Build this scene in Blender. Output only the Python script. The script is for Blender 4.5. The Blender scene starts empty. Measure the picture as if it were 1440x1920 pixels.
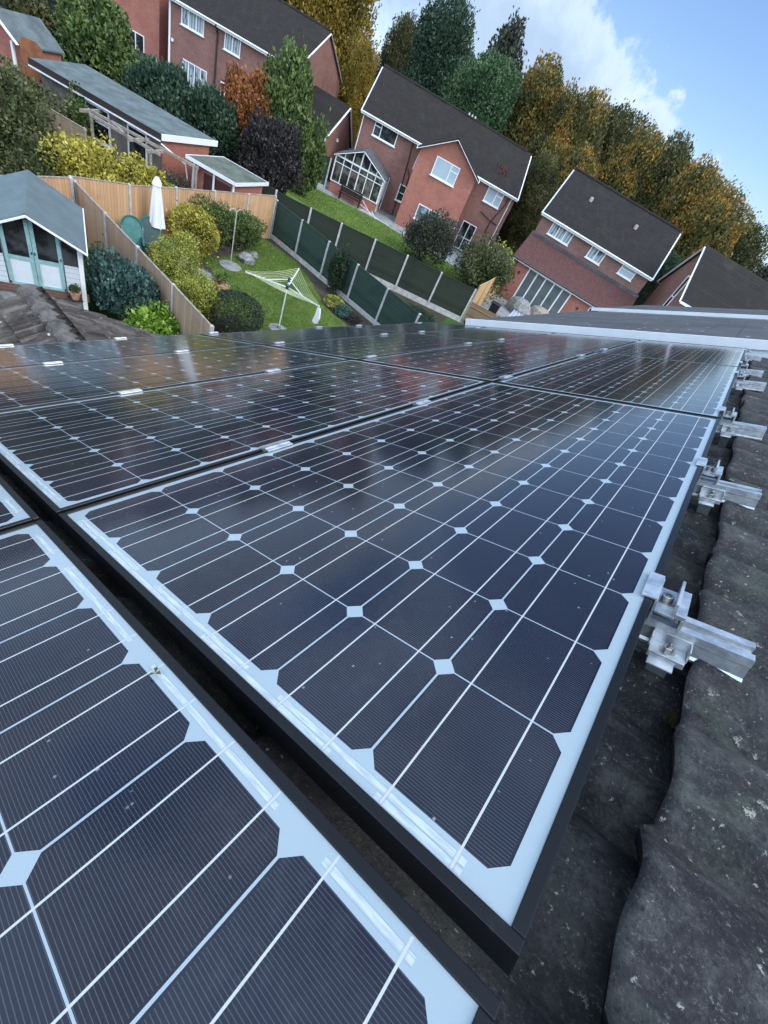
import bpy, bmesh, math, random
import numpy as np
from mathutils import Vector, Matrix
R = math.radians
SC = bpy.context.scene
COL = SC.collection
random.seed(7)
RNG = np.random.default_rng(11)

# ------------------------------------------------------------------ camera, sky, sun, exposure
EYE = 7.6                                   # camera height above the gardens (m)
CM = np.array([[0.67346582, 0.69002014, -0.26517162],
               [0.6350688, -0.35648318, 0.68527904],
               [0.37832712, -0.62991424, -0.6782895]])   # columns: right, down, forward in world axes
FPX = 772.456                               # focal length in pixels of the 1440 x 1920 photograph
cam = bpy.data.cameras.new('camera')
cam.sensor_fit = 'VERTICAL'; cam.sensor_height = 24.0; cam.lens = 24.0 * FPX / 1920.0
cam.clip_start = 0.02; cam.clip_end = 2000
camo = bpy.data.objects.new('camera', cam); COL.objects.link(camo)
mw = Matrix.Identity(4)
for i in range(3):
    mw[i][0] = CM[i, 0]; mw[i][1] = -CM[i, 1]; mw[i][2] = -CM[i, 2]
mw[2][3] = EYE
camo.matrix_world = mw
SC.camera = camo

SUN_EL, SUN_AZ = R(44), R(78)              # azimuth measured from +Y towards +X
SKY_STRENGTH, SUN_STRENGTH, EXPOSURE = 0.085, 1.1, 1.08
SC.view_settings.view_transform = 'Standard'; SC.view_settings.look = 'None'
SC.view_settings.gamma = 1; SC.view_settings.use_curve_mapping = False
SC.view_settings.exposure = EXPOSURE
SC.cycles.use_denoising = True
SC.cycles.max_bounces = 6; SC.cycles.diffuse_bounces = 3; SC.cycles.glossy_bounces = 3
SC.cycles.transmission_bounces = 4; SC.cycles.caustics_reflective = False; SC.cycles.caustics_refractive = False

class NG:
    """small helper for building node trees"""
    def __init__(s, tree): s.t = tree
    def n(s, kind, **kw):
        nd = s.t.nodes.new(kind)
        for k, v in kw.items(): setattr(nd, k, v)
        return nd
    def put(s, sock, v):
        if isinstance(v, bpy.types.NodeSocket): s.t.links.new(v, sock)
        elif v is not None:
            if sock.type == 'RGBA' and not hasattr(v, '__len__'): v = (v, v, v, 1)
            elif sock.type == 'RGBA' and len(v) == 3: v = (*v, 1)
            sock.default_value = v
    def m(s, op, a, b=None, c=None, clamp=False):
        nd = s.n('ShaderNodeMath', operation=op, use_clamp=clamp)
        for i, v in enumerate((a, b, c)):
            if v is not None: s.put(nd.inputs[i], v)
        return nd.outputs[0]
    def vm(s, op, a, b=None):
        nd = s.n('ShaderNodeVectorMath', operation=op)
        s.put(nd.inputs[0], a)
        if b is not None: s.put(nd.inputs[1], b)
        return nd.outputs['Value' if op in ('DOT_PRODUCT', 'LENGTH') else 'Vector']
    def mix(s, f, a, b, mode='MIX'):
        nd = s.n('ShaderNodeMix', data_type='RGBA', blend_type=mode)
        s.put(nd.inputs[0], f); s.put(nd.inputs[6], a); s.put(nd.inputs[7], b)
        return nd.outputs[2]
    def noise(s, vec, scale, detail=3, rough=0.55, dist=0.0):
        nd = s.n('ShaderNodeTexNoise')
        s.put(nd.inputs['Vector'], vec); nd.inputs['Scale'].default_value = scale
        nd.inputs['Detail'].default_value = detail; nd.inputs['Roughness'].default_value = rough
        nd.inputs['Distortion'].default_value = dist
        return nd.outputs['Fac']
    def voro(s, vec, scale, feature='F1'):
        nd = s.n('ShaderNodeTexVoronoi', feature=feature)
        s.put(nd.inputs['Vector'], vec); nd.inputs['Scale'].default_value = scale
        return nd.outputs['Distance'], nd.outputs['Color']
    def ramp(s, f, stops, interp='LINEAR'):
        nd = s.n('ShaderNodeValToRGB'); nd.color_ramp.interpolation = interp
        el = nd.color_ramp.elements
        while len(el) < len(stops): el.new(0.5)
        for e, (p, c) in zip(el, stops):
            e.position = p; e.color = (*c, 1) if len(c) == 3 else c
        s.put(nd.inputs[0], f); return nd.outputs[0]
    def step(s, f, a, b):
        nd = s.n('ShaderNodeMapRange', interpolation_type='SMOOTHSTEP')
        s.put(nd.inputs[0], f); s.put(nd.inputs[1], a); s.put(nd.inputs[2], b)
        return nd.outputs[0]
    def obj(s): return s.n('ShaderNodeTexCoord').outputs['Object']
    def xyz(s, v):
        nd = s.n('ShaderNodeSeparateXYZ'); s.put(nd.inputs[0], v); return nd.outputs
    def comb(s, x, y, z):
        nd = s.n('ShaderNodeCombineXYZ'); s.put(nd.inputs[0], x); s.put(nd.inputs[1], y); s.put(nd.inputs[2], z); return nd.outputs[0]
    def bump(s, h, strength=0.3, dist=0.01):
        nd = s.n('ShaderNodeBump'); nd.inputs['Strength'].default_value = strength; nd.inputs['Distance'].default_value = dist
        s.put(nd.inputs['Height'], h); return nd.outputs[0]

def ray(u, v):
    return CM @ np.array([(u - 720) / FPX, (v - 960) / FPX, 1.0])

world = bpy.data.worlds.new('World'); SC.world = world; world.use_nodes = True
g = NG(world.node_tree); world.node_tree.nodes.clear()
sky = g.n('ShaderNodeTexSky', sky_type='NISHITA'); sky.sun_disc = False
sky.sun_elevation = SUN_EL; sky.sun_rotation = SUN_AZ
sky.air_density = 1.0; sky.dust_density = 0.6; sky.ozone_density = 2.0; sky.altitude = 60
d = g.n('ShaderNodeTexCoord').outputs['Generated']
dz = g.xyz(d)[2]
# a bank of cumulus whose upper edge climbs from the horizon in the north-north-west
e1 = ray(1120, 0); e1 /= np.linalg.norm(e1); e2 = ray(1292, 240); e2 /= np.linalg.norm(e2)
pn = np.cross(e1, e2); pn /= np.linalg.norm(pn)
if pn @ ray(1000, 60) < 0: pn = -pn
edge = g.vm('DOT_PRODUCT', d, tuple(pn))
nz = g.noise(d, 9.0, 6, 0.62, 0.3); nz2 = g.noise(d, 26.0, 4, 0.6)
puff = g.m('ADD', g.m('MULTIPLY', g.m('SUBTRACT', nz, 0.5), 0.17), g.m('MULTIPLY', g.m('SUBTRACT', nz2, 0.5), 0.075))
bank = g.step(g.m('ADD', edge, puff), -0.005, 0.020)
bank = g.m('MULTIPLY', bank, g.step(g.m('ADD', edge, g.m('MULTIPLY', puff, 0.8)), 0.235, 0.14))
wide = g.noise(d, 2.3, 5, 0.6, 0.4)
clear = g.step(g.vm('DOT_PRODUCT', d, tuple(np.array([-0.12, 0.95, 0.28]) / np.linalg.norm([-0.12, 0.95, 0.28]))), 0.95, 0.75)
scud = g.m('MULTIPLY', g.m('MULTIPLY', g.step(wide, 0.36, 0.56), 0.92), clear)
inner = g.noise(d, 5.0, 5, 0.6, 0.5)
bright = g.m('MULTIPLY', g.step(g.m('ADD', edge, puff), 0.10, 0.0), 0.85)
c_bank = g.mix(g.m('ADD', bright, g.m('MULTIPLY', g.m('SUBTRACT', inner, 0.45), 0.9), clamp=True), (2.9, 3.9, 5.3), (4.6, 5.6, 6.7))
c_scud = g.mix(inner, (3.0, 4.3, 6.2), (5.6, 7.2, 9.4))
south_fill = g.step(g.vm('DOT_PRODUCT', d, tuple(np.array([0.42, -0.80, 0.42]))), -0.25, 0.9)  # bright cloud added behind the camera, out of view, to fill faces turned to it
c_scud = g.mix(south_fill, c_scud, (13.5, 16.6, 20.5))
blue = g.mix(1.0, sky.outputs[0], (0.84, 0.93, 1.10), 'MULTIPLY')
col = g.mix(bank, g.mix(scud, blue, c_scud), c_bank)
bg = g.n('ShaderNodeBackground'); g.put(bg.inputs[0], col); bg.inputs[1].default_value = SKY_STRENGTH
g.t.links.new(bg.outputs[0], g.n('ShaderNodeOutputWorld').inputs[0])

sun = bpy.data.lights.new('sun', 'SUN'); sun.energy = SUN_STRENGTH; sun.angle = R(28); sun.color = (1.0, 0.96, 0.9)
suno = bpy.data.objects.new('sun', sun); COL.objects.link(suno)
sd = Vector((math.sin(SUN_AZ) * math.cos(SUN_EL), math.cos(SUN_AZ) * math.cos(SUN_EL), math.sin(SUN_EL)))
suno.rotation_euler = sd.to_track_quat('Z', 'Y').to_euler()

# ------------------------------------------------------------------ where a pixel of the photograph lies in the place
def at_z(u, v, z):
    r = ray(u, v); s = (z - EYE) / r[2]; return Vector((r[0] * s, r[1] * s, z))
def at_d(u, v, dist):
    r = ray(u, v); k = dist / math.hypot(r[0], r[1]); return Vector((r[0] * k, r[1] * k, EYE + r[2] * k))
def polar(azd, dist):
    a = R(azd); return Vector((math.sin(a) * dist, math.cos(a) * dist, 0))
# the roof's own axes: x up the slope, y along the eave, z out of the roof, origin in the front panel's corner
WM = Matrix(((0.88701083, 0, -0.46174861, 0), (0, 1, 0, 0), (0.46174861, 0, 0.88701083, 0), (0, 0, 0, 1)))
ROOF = Matrix.Translation((0, 0, EYE)) @ WM @ Matrix.Translation((-0.00877666, 0.15057977, -0.34763634))

# ------------------------------------------------------------------ mesh helpers
def set_mesh(me, v, f, smooth=False):
    v = np.asarray(v, dtype=np.float32); f = np.asarray(f, dtype=np.int32); k = f.shape[1]
    me.vertices.add(len(v)); me.vertices.foreach_set('co', v.ravel())
    me.loops.add(f.size); me.loops.foreach_set('vertex_index', f.ravel())
    me.polygons.add(len(f)); me.polygons.foreach_set('loop_start', np.arange(0, f.size, k, dtype=np.int32))
    me.polygons.foreach_set('loop_total', np.full(len(f), k, dtype=np.int32))
    if smooth: me.polygons.foreach_set('use_smooth', np.ones(len(f), dtype=bool))
    me.update(calc_edges=True)

def link(name, me, mat, parent=None):
    o = bpy.data.objects.new(name, me); COL.objects.link(o)
    if mat is not None: me.materials.append(mat)
    if parent is not None: o.parent = parent
    return o

class MB:
    """collects faces for one part"""
    def __init__(s): s.v = []; s.f = []
    def add(s, vs, fs):
        b = len(s.v); s.v += [tuple(p) for p in vs]; s.f += [tuple(i + b for i in f) for f in fs]; return s
    def box(s, x0, x1, y0, y1, z0, z1, mat=None):
        vs = [Vector((x, y, z)) for z in (z0, z1) for y in (y0, y1) for x in (x0, x1)]
        if mat is not None: vs = [mat @ p for p in vs]
        return s.add(vs, [(0, 2, 3, 1), (4, 5, 7, 6), (0, 1, 5, 4), (2, 6, 7, 3), (0, 4, 6, 2), (1, 3, 7, 5)])
    def bar(s, a, b, w, h=None, up=(0, 0, 1)):
        a, b = Vector(a), Vector(b); h = h or w; d = (b - a).normalized(); up = Vector(up)
        if abs(d.dot(up)) > 0.98: up = Vector((1, 0, 0))
        x = d.cross(up).normalized(); y = x.cross(d)
        vs = [p + x * (w / 2 * i) + y * (h / 2 * j) for p in (a, b) for (i, j) in ((-1, -1), (1, -1), (1, 1), (-1, 1))]
        return s.add(vs, [(0, 1, 2, 3), (7, 6, 5, 4), (0, 4, 5, 1), (1, 5, 6, 2), (2, 6, 7, 3), (3, 7, 4, 0)])
    def tube(s, pts, rad, n=8, cap=True):
        pts = [Vector(p) for p in pts]
        if not hasattr(rad, '__len__'): rad = [rad] * len(pts)
        vs = []; fs = []
        for i, p in enumerate(pts):
            d = (pts[min(i + 1, len(pts) - 1)] - pts[max(i - 1, 0)]).normalized()
            up = Vector((0, 0, 1)) if abs(d.z) < 0.95 else Vector((1, 0, 0))
            x = d.cross(up).normalized(); y = x.cross(d)
            for k in range(n):
                a = 2 * math.pi * k / n; vs.append(p + (x * math.cos(a) + y * math.sin(a)) * rad[i])
        for i in range(len(pts) - 1):
            for k in range(n):
                fs.append((i * n + k, i * n + (k + 1) % n, (i + 1) * n + (k + 1) % n, (i + 1) * n + k))
        if cap: fs += [tuple(reversed(range(n))), tuple(range((len(pts) - 1) * n, len(pts) * n))]
        return s.add(vs, fs)
    def lathe(s, prof, c=(0, 0, 0), n=20, wob=None):
        vs = []; fs = []; c = Vector(c)
        for i, (r, z) in enumerate(prof):
            for k in range(n):
                a = 2 * math.pi * k / n; rr = r * (wob(k, i) if wob else 1); vs.append(c + Vector((rr * math.cos(a), rr * math.sin(a), z)))
        for i in range(len(prof) - 1):
            for k in range(n): fs.append((i * n + k, i * n + (k + 1) % n, (i + 1) * n + (k + 1) % n, (i + 1) * n + k))
        fs += [tuple(reversed(range(n))), tuple(range((len(prof) - 1) * n, len(prof) * n))]
        return s.add(vs, fs)
    def prism(s, poly, a, b, fn):
        """poly: 2D outline, swept from parameter a to b; fn(p, q, t) gives the 3D point"""
        n = len(poly); vs = [fn(p, q, t) for t in (a, b) for (p, q) in poly]
        fs = [(i, (i + 1) % n, n + (i + 1) % n, n + i) for i in range(n)] + [tuple(reversed(range(n))), tuple(range(n, 2 * n))]
        return s.add(vs, fs)
    def build(s, name, mat, parent=None, smooth=False, bevel=0):
        me = bpy.data.meshes.new(name); me.from_pydata(s.v, [], s.f)
        bm = bmesh.new(); bm.from_mesh(me); bmesh.ops.recalc_face_normals(bm, faces=bm.faces)
        if bevel: bmesh.ops.bevel(bm, geom=[e for e in bm.edges if e.is_manifold and e.calc_face_angle(0) > 0.6], offset=bevel, segments=2, profile=0.6, affect='EDGES', clamp_overlap=True)
        bm.to_mesh(me); bm.free()
        if smooth:
            for p in me.polygons: p.use_smooth = True
        return link(name, me, mat, parent)

def tag(o, label=None, cat=None, group=None, kind=None):
    if label: o['label'] = label
    if cat: o['category'] = cat
    if group: o['group'] = group
    if kind: o['kind'] = kind
    return o
def thing(name, label, cat, mat=None, group=None):
    o = bpy.data.objects.new(name, None); COL.objects.link(o); o.empty_display_size = 0.2
    if mat is not None: o.matrix_world = mat
    return tag(o, label, cat, group)
def copy_thing(src, mat, label):
    r = src.copy(); COL.objects.link(r); r.matrix_world = mat; r['label'] = label
    for ch in src.children:
        c = ch.copy(); COL.objects.link(c); c.parent = r
        for gc in ch.children:
            q = gc.copy(); COL.objects.link(q); q.parent = c
    return r
def place(x, y, z=0, rz=0): return Matrix.Translation((x, y, z)) @ Matrix.Rotation(rz, 4, 'Z')

# ------------------------------------------------------------------ materials
def mat(name, fn):
    m = bpy.data.materials.new(name); m.use_nodes = True; m.node_tree.nodes.clear()
    q = NG(m.node_tree); b = q.n('ShaderNodeBsdfPrincipled'); o = q.n('ShaderNodeOutputMaterial')
    q.t.links.new(b.outputs[0], o.inputs[0])
    def S(**kw):
        for k, v in kw.items():
            q.put(b.inputs[{'base': 'Base Color', 'rough': 'Roughness', 'metal': 'Metallic', 'spec': 'Specular IOR Level', 'normal': 'Normal', 'alpha': 'Alpha', 'trans': 'Transmission Weight', 'coat': 'Coat Weight', 'coatr': 'Coat Roughness', 'ior': 'IOR', 'sheen': 'Sheen Weight', 'sheenr': 'Sheen Roughness', 'sheent': 'Sheen Tint'}[k]], v)
    fn(q, S); return m

def plain(name, c, rough=0.5, metal=0.0, var=0.12, scale=6.0, bump=0.0, spec=0.5):
    def fn(q, S):
        n1 = q.noise(q.obj(), scale, 5, 0.65)
        S(base=q.mix(q.step(n1, 0.3, 0.7), tuple(x * (1 - var) for x in c), tuple(min(1, x * (1 + var)) for x in c)), rough=rough, metal=metal, spec=spec)
        if bump: S(normal=q.bump(q.noise(q.obj(), scale * 8, 3), bump, 0.01))
    return mat(name, fn)

def brick_mat(name, c1, c2, mortar):
    def fn(q, S):
        x, y, z = q.xyz(q.obj()); v = q.comb(q.m('ADD', x, y), z, 0)
        br = q.n('ShaderNodeTexBrick'); q.put(br.inputs['Vector'], v)
        q.put(br.inputs['Color1'], c1); q.put(br.inputs['Color2'], c2); q.put(br.inputs['Mortar'], mortar)
        br.inputs['Scale'].default_value = 1.0; br.inputs['Brick Width'].default_value = 0.225; br.inputs['Row Height'].default_value = 0.075
        br.inputs['Mortar Size'].default_value = 0.008; br.inputs['Bias'].default_value = -0.1
        n1 = q.noise(v, 0.9, 5, 0.65); n2 = q.noise(v, 14, 2)
        c = q.mix(q.step(n1, 0.35, 0.75), br.outputs[0], q.mix(0.55, br.outputs[0], tuple(a * 0.62 for a in c1)))
        c = q.mix(q.m('MULTIPLY', n2, 0.3), c, tuple(min(1, a * 1.5) for a in c2))
        S(base=c, rough=0.9, spec=0.2, normal=q.bump(br.outputs['Fac'], -0.25, 0.01))
    return mat(name, fn)

def rooftile_mat(name, c1, c2, moss, axis_len=0.3, step=0.33):
    """flat interlocking tiles, courses follow the object's z"""
    def fn(q, S):
        x, y, z = q.xyz(q.obj())
        v = q.comb(x, q.m('MULTIPLY', z, 1.9), 0)
        br = q.n('ShaderNodeTexBrick'); q.put(br.inputs['Vector'], v)
        q.put(br.inputs['Color1'], c1); q.put(br.inputs['Color2'], c2); q.put(br.inputs['Mortar'], tuple(a * 0.72 for a in c1))
        br.inputs['Scale'].default_value = 1.0; br.inputs['Brick Width'].default_value = axis_len; br.inputs['Row Height'].default_value = step
        br.inputs['Mortar Size'].default_value = 0.014; br.inputs['Bias'].default_value = 0.0
        n1 = q.noise(q.obj(), 0.8, 6, 0.7); n2 = q.noise(q.obj(), 5, 5, 0.7)
        c = q.mix(q.step(n1, 0.5, 0.8), br.outputs[0], moss)
        c = q.mix(q.m('MULTIPLY', q.step(n2, 0.55, 0.8), 0.5), c, tuple(min(1, a * 1.9) for a in c2))
        S(base=c, rough=0.85, spec=0.25, normal=q.bump(q.m('ADD', q.m('MULTIPLY', br.outputs['Fac'], -0.4), n2), 0.35, 0.02))
    return mat(name, fn)

MT = {}
MT['white'] = plain('white_upvc', (0.80, 0.81, 0.82), 0.35, var=0.04, scale=2)
MT['white_dirty'] = plain('weathered_white_board', (0.78, 0.80, 0.82), 0.4, var=0.05, scale=3)
MT['frame_black'] = mat('black_anodised_aluminium', lambda q, S: S(base=q.mix(q.step(q.noise(q.obj(), 18, 6, 0.7), 0.55, 0.8), (0.006, 0.0065, 0.008), (0.020, 0.021, 0.024)), rough=0.36, metal=0.0, spec=0.35))
MT['alu'] = mat('mill_aluminium', lambda q, S: S(base=q.mix(q.step(q.noise(q.obj(), 30, 5, 0.7), 0.35, 0.7), (0.48, 0.51, 0.53), (0.80, 0.82, 0.83)), rough=q.m('ADD', 0.22, q.m('MULTIPLY', q.noise(q.obj(), 60, 3), 0.25)), metal=0.72, normal=q.bump(q.noise(q.vm('MULTIPLY', q.obj(), (8, 220, 220)), 2.0, 3), 0.25, 0.002)))
MT['steel'] = mat('stainless_steel', lambda q, S: S(base=q.mix(q.noise(q.obj(), 80, 4), (0.32, 0.31, 0.29), (0.52, 0.51, 0.49)), rough=0.3, metal=1.0))
MT['dark'] = plain('dark_void', (0.01, 0.01, 0.011), 0.8)
MT['brick_a'] = brick_mat('weathered_red_brick', (0.20, 0.088, 0.070), (0.27, 0.13, 0.105), (0.25, 0.19, 0.16))
MT['brick_b'] = brick_mat('bright_red_brick', (0.315, 0.108, 0.078), (0.40, 0.155, 0.112), (0.35, 0.20, 0.16))
MT['brick_c'] = brick_mat('brown_red_brick', (0.185, 0.088, 0.072), (0.26, 0.135, 0.11), (0.26, 0.19, 0.16))
MT['brick_d'] = brick_mat('dark_old_brick', (0.11, 0.062, 0.05), (0.17, 0.09, 0.07), (0.16, 0.13, 0.11))
MT['roof_brown'] = rooftile_mat('brown_concrete_tiles', (0.0185, 0.0155, 0.0135), (0.026, 0.021, 0.018), (0.034, 0.031, 0.022))
MT['roof_grey'] = rooftile_mat('grey_concrete_tiles', (0.0190, 0.0165, 0.0150), (0.0255, 0.0220, 0.0200), (0.040, 0.038, 0.025))
MT['roof_red'] = rooftile_mat('red_plain_tiles', (0.088, 0.040, 0.037), (0.118, 0.052, 0.046), (0.10, 0.05, 0.045), 0.17, 0.2)
MT['pane'] = mat('window_glass', lambda q, S: S(base=q.mix(q.step(q.noise(q.obj(), 1.3, 3), 0.4, 0.62), (0.10, 0.13, 0.15), (0.30, 0.35, 0.38)), rough=0.06, spec=0.8))  # pale blue-grey patches put the sky's reflection into the base colour
MT['pane_dark'] = mat('dark_window_glass', lambda q, S: S(base=q.mix(q.step(q.noise(q.obj(), 2.0, 3), 0.45, 0.65), (0.012, 0.014, 0.016), (0.06, 0.065, 0.07)), rough=0.05, spec=0.8))
MT['pane_blind'] = mat('glass_with_pale_blind', lambda q, S: S(base=q.mix(q.noise(q.obj(), 0.8, 2), (0.34, 0.42, 0.46), (0.48, 0.56, 0.60)), rough=0.08, spec=0.7))
def curtain(q, S):
    x, y, z = q.xyz(q.obj())
    w = q.m('SINE', q.m('MULTIPLY', x, 30.0)); n1 = q.noise(q.vm('MULTIPLY', q.obj(), (1.6, 1.6, .5)), 1.6, 3)
    net = q.mix(q.step(w, -0.7, 0.9), (0.24, 0.29, 0.30), (0.46, 0.52, 0.53))
    S(base=q.mix(q.step(n1, 0.40, 0.52), (0.06, 0.07, 0.08), net), rough=0.07, spec=0.7)
MT['pane_grey'] = mat('grey_door_glass', lambda q, S: S(base=q.mix(q.noise(q.obj(), 1.1, 3), (0.07, 0.085, 0.085), (0.17, 0.19, 0.185)), rough=0.06, spec=0.7))
MT['pane_net'] = mat('glass_with_net_curtain', curtain)
MT['pipe_dark'] = plain('dark_brown_pipe', (0.03, 0.02, 0.018), 0.5)
MT['concrete'] = plain('pale_concrete', (0.46, 0.45, 0.42), 0.85, var=0.22, scale=5, bump=0.2)
MT['stone'] = plain('grey_stone', (0.22, 0.22, 0.21), 0.9, var=0.4, scale=7, bump=0.4)
MT['terracotta'] = plain('terracotta', (0.50, 0.27, 0.18), 0.8, var=0.15, scale=9)
MT['trunk'] = plain('bark', (0.07, 0.052, 0.04), 0.95, var=0.4, scale=12, bump=0.5)
MT['cloth_white'] = plain('white_canvas', (0.80, 0.80, 0.80), 0.8, var=0.05, scale=3)
MT['green_plastic'] = plain('green_resin', (0.035, 0.16, 0.14), 0.4, var=0.2, scale=3)
MT['green_dark'] = plain('dark_green_resin', (0.012, 0.05, 0.05), 0.45, var=0.2, scale=3)
MT['felt'] = plain('grey_roofing_felt', (0.105, 0.130, 0.130), 0.9, var=0.3, scale=1.6, bump=0.3)
MT['felt_green'] = plain('mossy_roofing_felt', (0.10, 0.115, 0.085), 0.95, var=0.35, scale=1.6, bump=0.4)
MT['felt_blue'] = plain('blue_grey_felt', (0.115, 0.150, 0.158), 0.85, var=0.12, scale=2.5, bump=0.25)
MT['render'] = plain('grey_render_wall', (0.16, 0.135, 0.12), 0.9, var=0.3, scale=1.2)
MT['soil'] = plain('dark_soil', (0.045, 0.034, 0.026), 0.95, var=0.5, scale=3.0, bump=0.6)
MT['slab'] = plain('paving_slabs', (0.24, 0.25, 0.25), 0.85, var=0.3, scale=1.5, bump=0.2)
MT['blue_slab'] = plain('blue_grey_slabs', (0.20, 0.24, 0.27), 0.8, var=0.2, scale=2.5)
MT['sh_white'] = plain('pale_painted_boards', (0.62, 0.67, 0.72), 0.6, var=0.06, scale=3)
MT['sh_teal'] = plain('teal_painted_timber', (0.24, 0.42, 0.42), 0.6, var=0.14, scale=8)
MT['rust'] = plain('rust_brown_panel', (0.22, 0.085, 0.035), 0.85, var=0.3, scale=3)
MT['tarp'] = plain('grey_blue_sheet', (0.24, 0.30, 0.36), 0.5, var=0.15, scale=2)
MT['cord'] = plain('yellow_green_cord', (0.62, 0.64, 0.40), 0.6, var=0.1, scale=4)
MT['timber_old'] = plain('weathered_timber', (0.30, 0.26, 0.21), 0.9, var=0.3, scale=6)
MT['grey_sheet'] = plain('grey_corrugated_sheet', (0.33, 0.37, 0.42), 0.5, var=0.2, scale=2)

def board_mat(name, c1, c2, board=0.1, vertical=True):
    def fn(q, S):
        x, y, z = q.xyz(q.obj()); t = x if vertical else z
        k = q.m('DIVIDE', t, board); idx = q.m('FLOOR', k); fr = q.m('FRACT', k)
        rnd = q.n('ShaderNodeTexWhiteNoise', noise_dimensions='1D'); q.put(rnd.inputs['W'], idx)
        grain = q.noise(q.vm('MULTIPLY', q.obj(), (9, 9, 1.2) if vertical else (1.2, 9, 9)), 2.0, 5, 0.65)
        st = q.noise(q.obj(), 0.9, 4, 0.6)
        c = q.mix(q.m('ADD', q.m('MULTIPLY', rnd.outputs[0], 0.5), q.m('MULTIPLY', grain, 0.6)), c1, c2)
        c = q.mix(q.m('MULTIPLY', q.step(st, 0.5, 0.75), 0.5), c, tuple(a * 0.6 for a in c1))
        gap = q.step(q.m('ABSOLUTE', q.m('SUBTRACT', fr, 0.5)), 0.44, 0.5)
        c = q.mix(gap, c, tuple(a * 0.35 for a in c1))
        S(base=c, rough=0.85, spec=0.2, normal=q.bump(fr, 0.6, 0.012))
    return mat(name, fn)
MT['fence_brown'] = board_mat('orange_brown_fence_boards', (0.46, 0.26, 0.13), (0.66, 0.41, 0.235), 0.105)
MT['fence_old'] = board_mat('grey_brown_fence_boards', (0.30, 0.20, 0.125), (0.46, 0.33, 0.23), 0.105)
MT['fence_green'] = board_mat('dark_green_fence_boards', (0.024, 0.048, 0.038), (0.046, 0.078, 0.060), 0.14, False)
MT['fence_dark'] = board_mat('dark_brown_green_fence_boards', (0.024, 0.032, 0.022), (0.046, 0.056, 0.040), 0.14, False)
MT['fence_h'] = board_mat('brown_horizontal_boards', (0.22, 0.135, 0.08), (0.33, 0.21, 0.13), 0.14, False)
MT['fence_new'] = board_mat('fresh_orange_boards', (0.50, 0.30, 0.13), (0.62, 0.40, 0.2), 0.1)
MT['log'] = board_mat('weatherboards', (0.54, 0.60, 0.65), (0.62, 0.67, 0.72), 0.12, False)

def grass_mat(name, c1, c2, c3):
    def fn(q, S):
        v = q.obj(); n1 = q.noise(v, 0.45, 5, 0.65); n2 = q.noise(v, 14, 4, 0.7); n3 = q.noise(v, 60, 2, 0.6)
        c = q.mix(q.step(n1, 0.35, 0.65), c1, c2)
        n4 = q.noise(v, 1.7, 5, 0.7); c = q.mix(q.m('MULTIPLY', q.step(n4, 0.52, 0.72), 0.7), c, tuple(a * b for a, b in zip(c2, (1.6, 1.25, 1.3))))
        c = q.mix(q.m('MULTIPLY', q.step(n4, 0.46, 0.30), 0.5), c, tuple(a * .6 for a in c1))
        c = q.mix(q.m('MULTIPLY', q.step(n2, 0.45, 0.75), 0.55), c, c3)
        ld, lc = q.voro(v, 5.5); c = q.mix(q.m('MULTIPLY', q.step(ld, 0.16, 0.10), q.step(q.xyz(lc)[0], 0.86, 0.9)), c, (0.20, 0.11, 0.035))
        S(base=c, rough=0.9, spec=0.2, normal=q.bump(q.m('ADD', n2, n3), 1.0, 0.05))
    return mat(name, fn)
MT['lawn'] = grass_mat('mown_lawn', (0.135, 0.225, 0.044), (0.195, 0.285, 0.062), (0.27, 0.32, 0.10))
MT['lawn_dark'] = grass_mat('dark_green_lawn', (0.04, 0.10, 0.018), (0.06, 0.13, 0.025), (0.08, 0.13, 0.035))  # darker green grass for the side gardens
MT['ground'] = grass_mat('rough_ground', (0.05, 0.052, 0.028), (0.075, 0.06, 0.04), (0.07, 0.085, 0.035))

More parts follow.
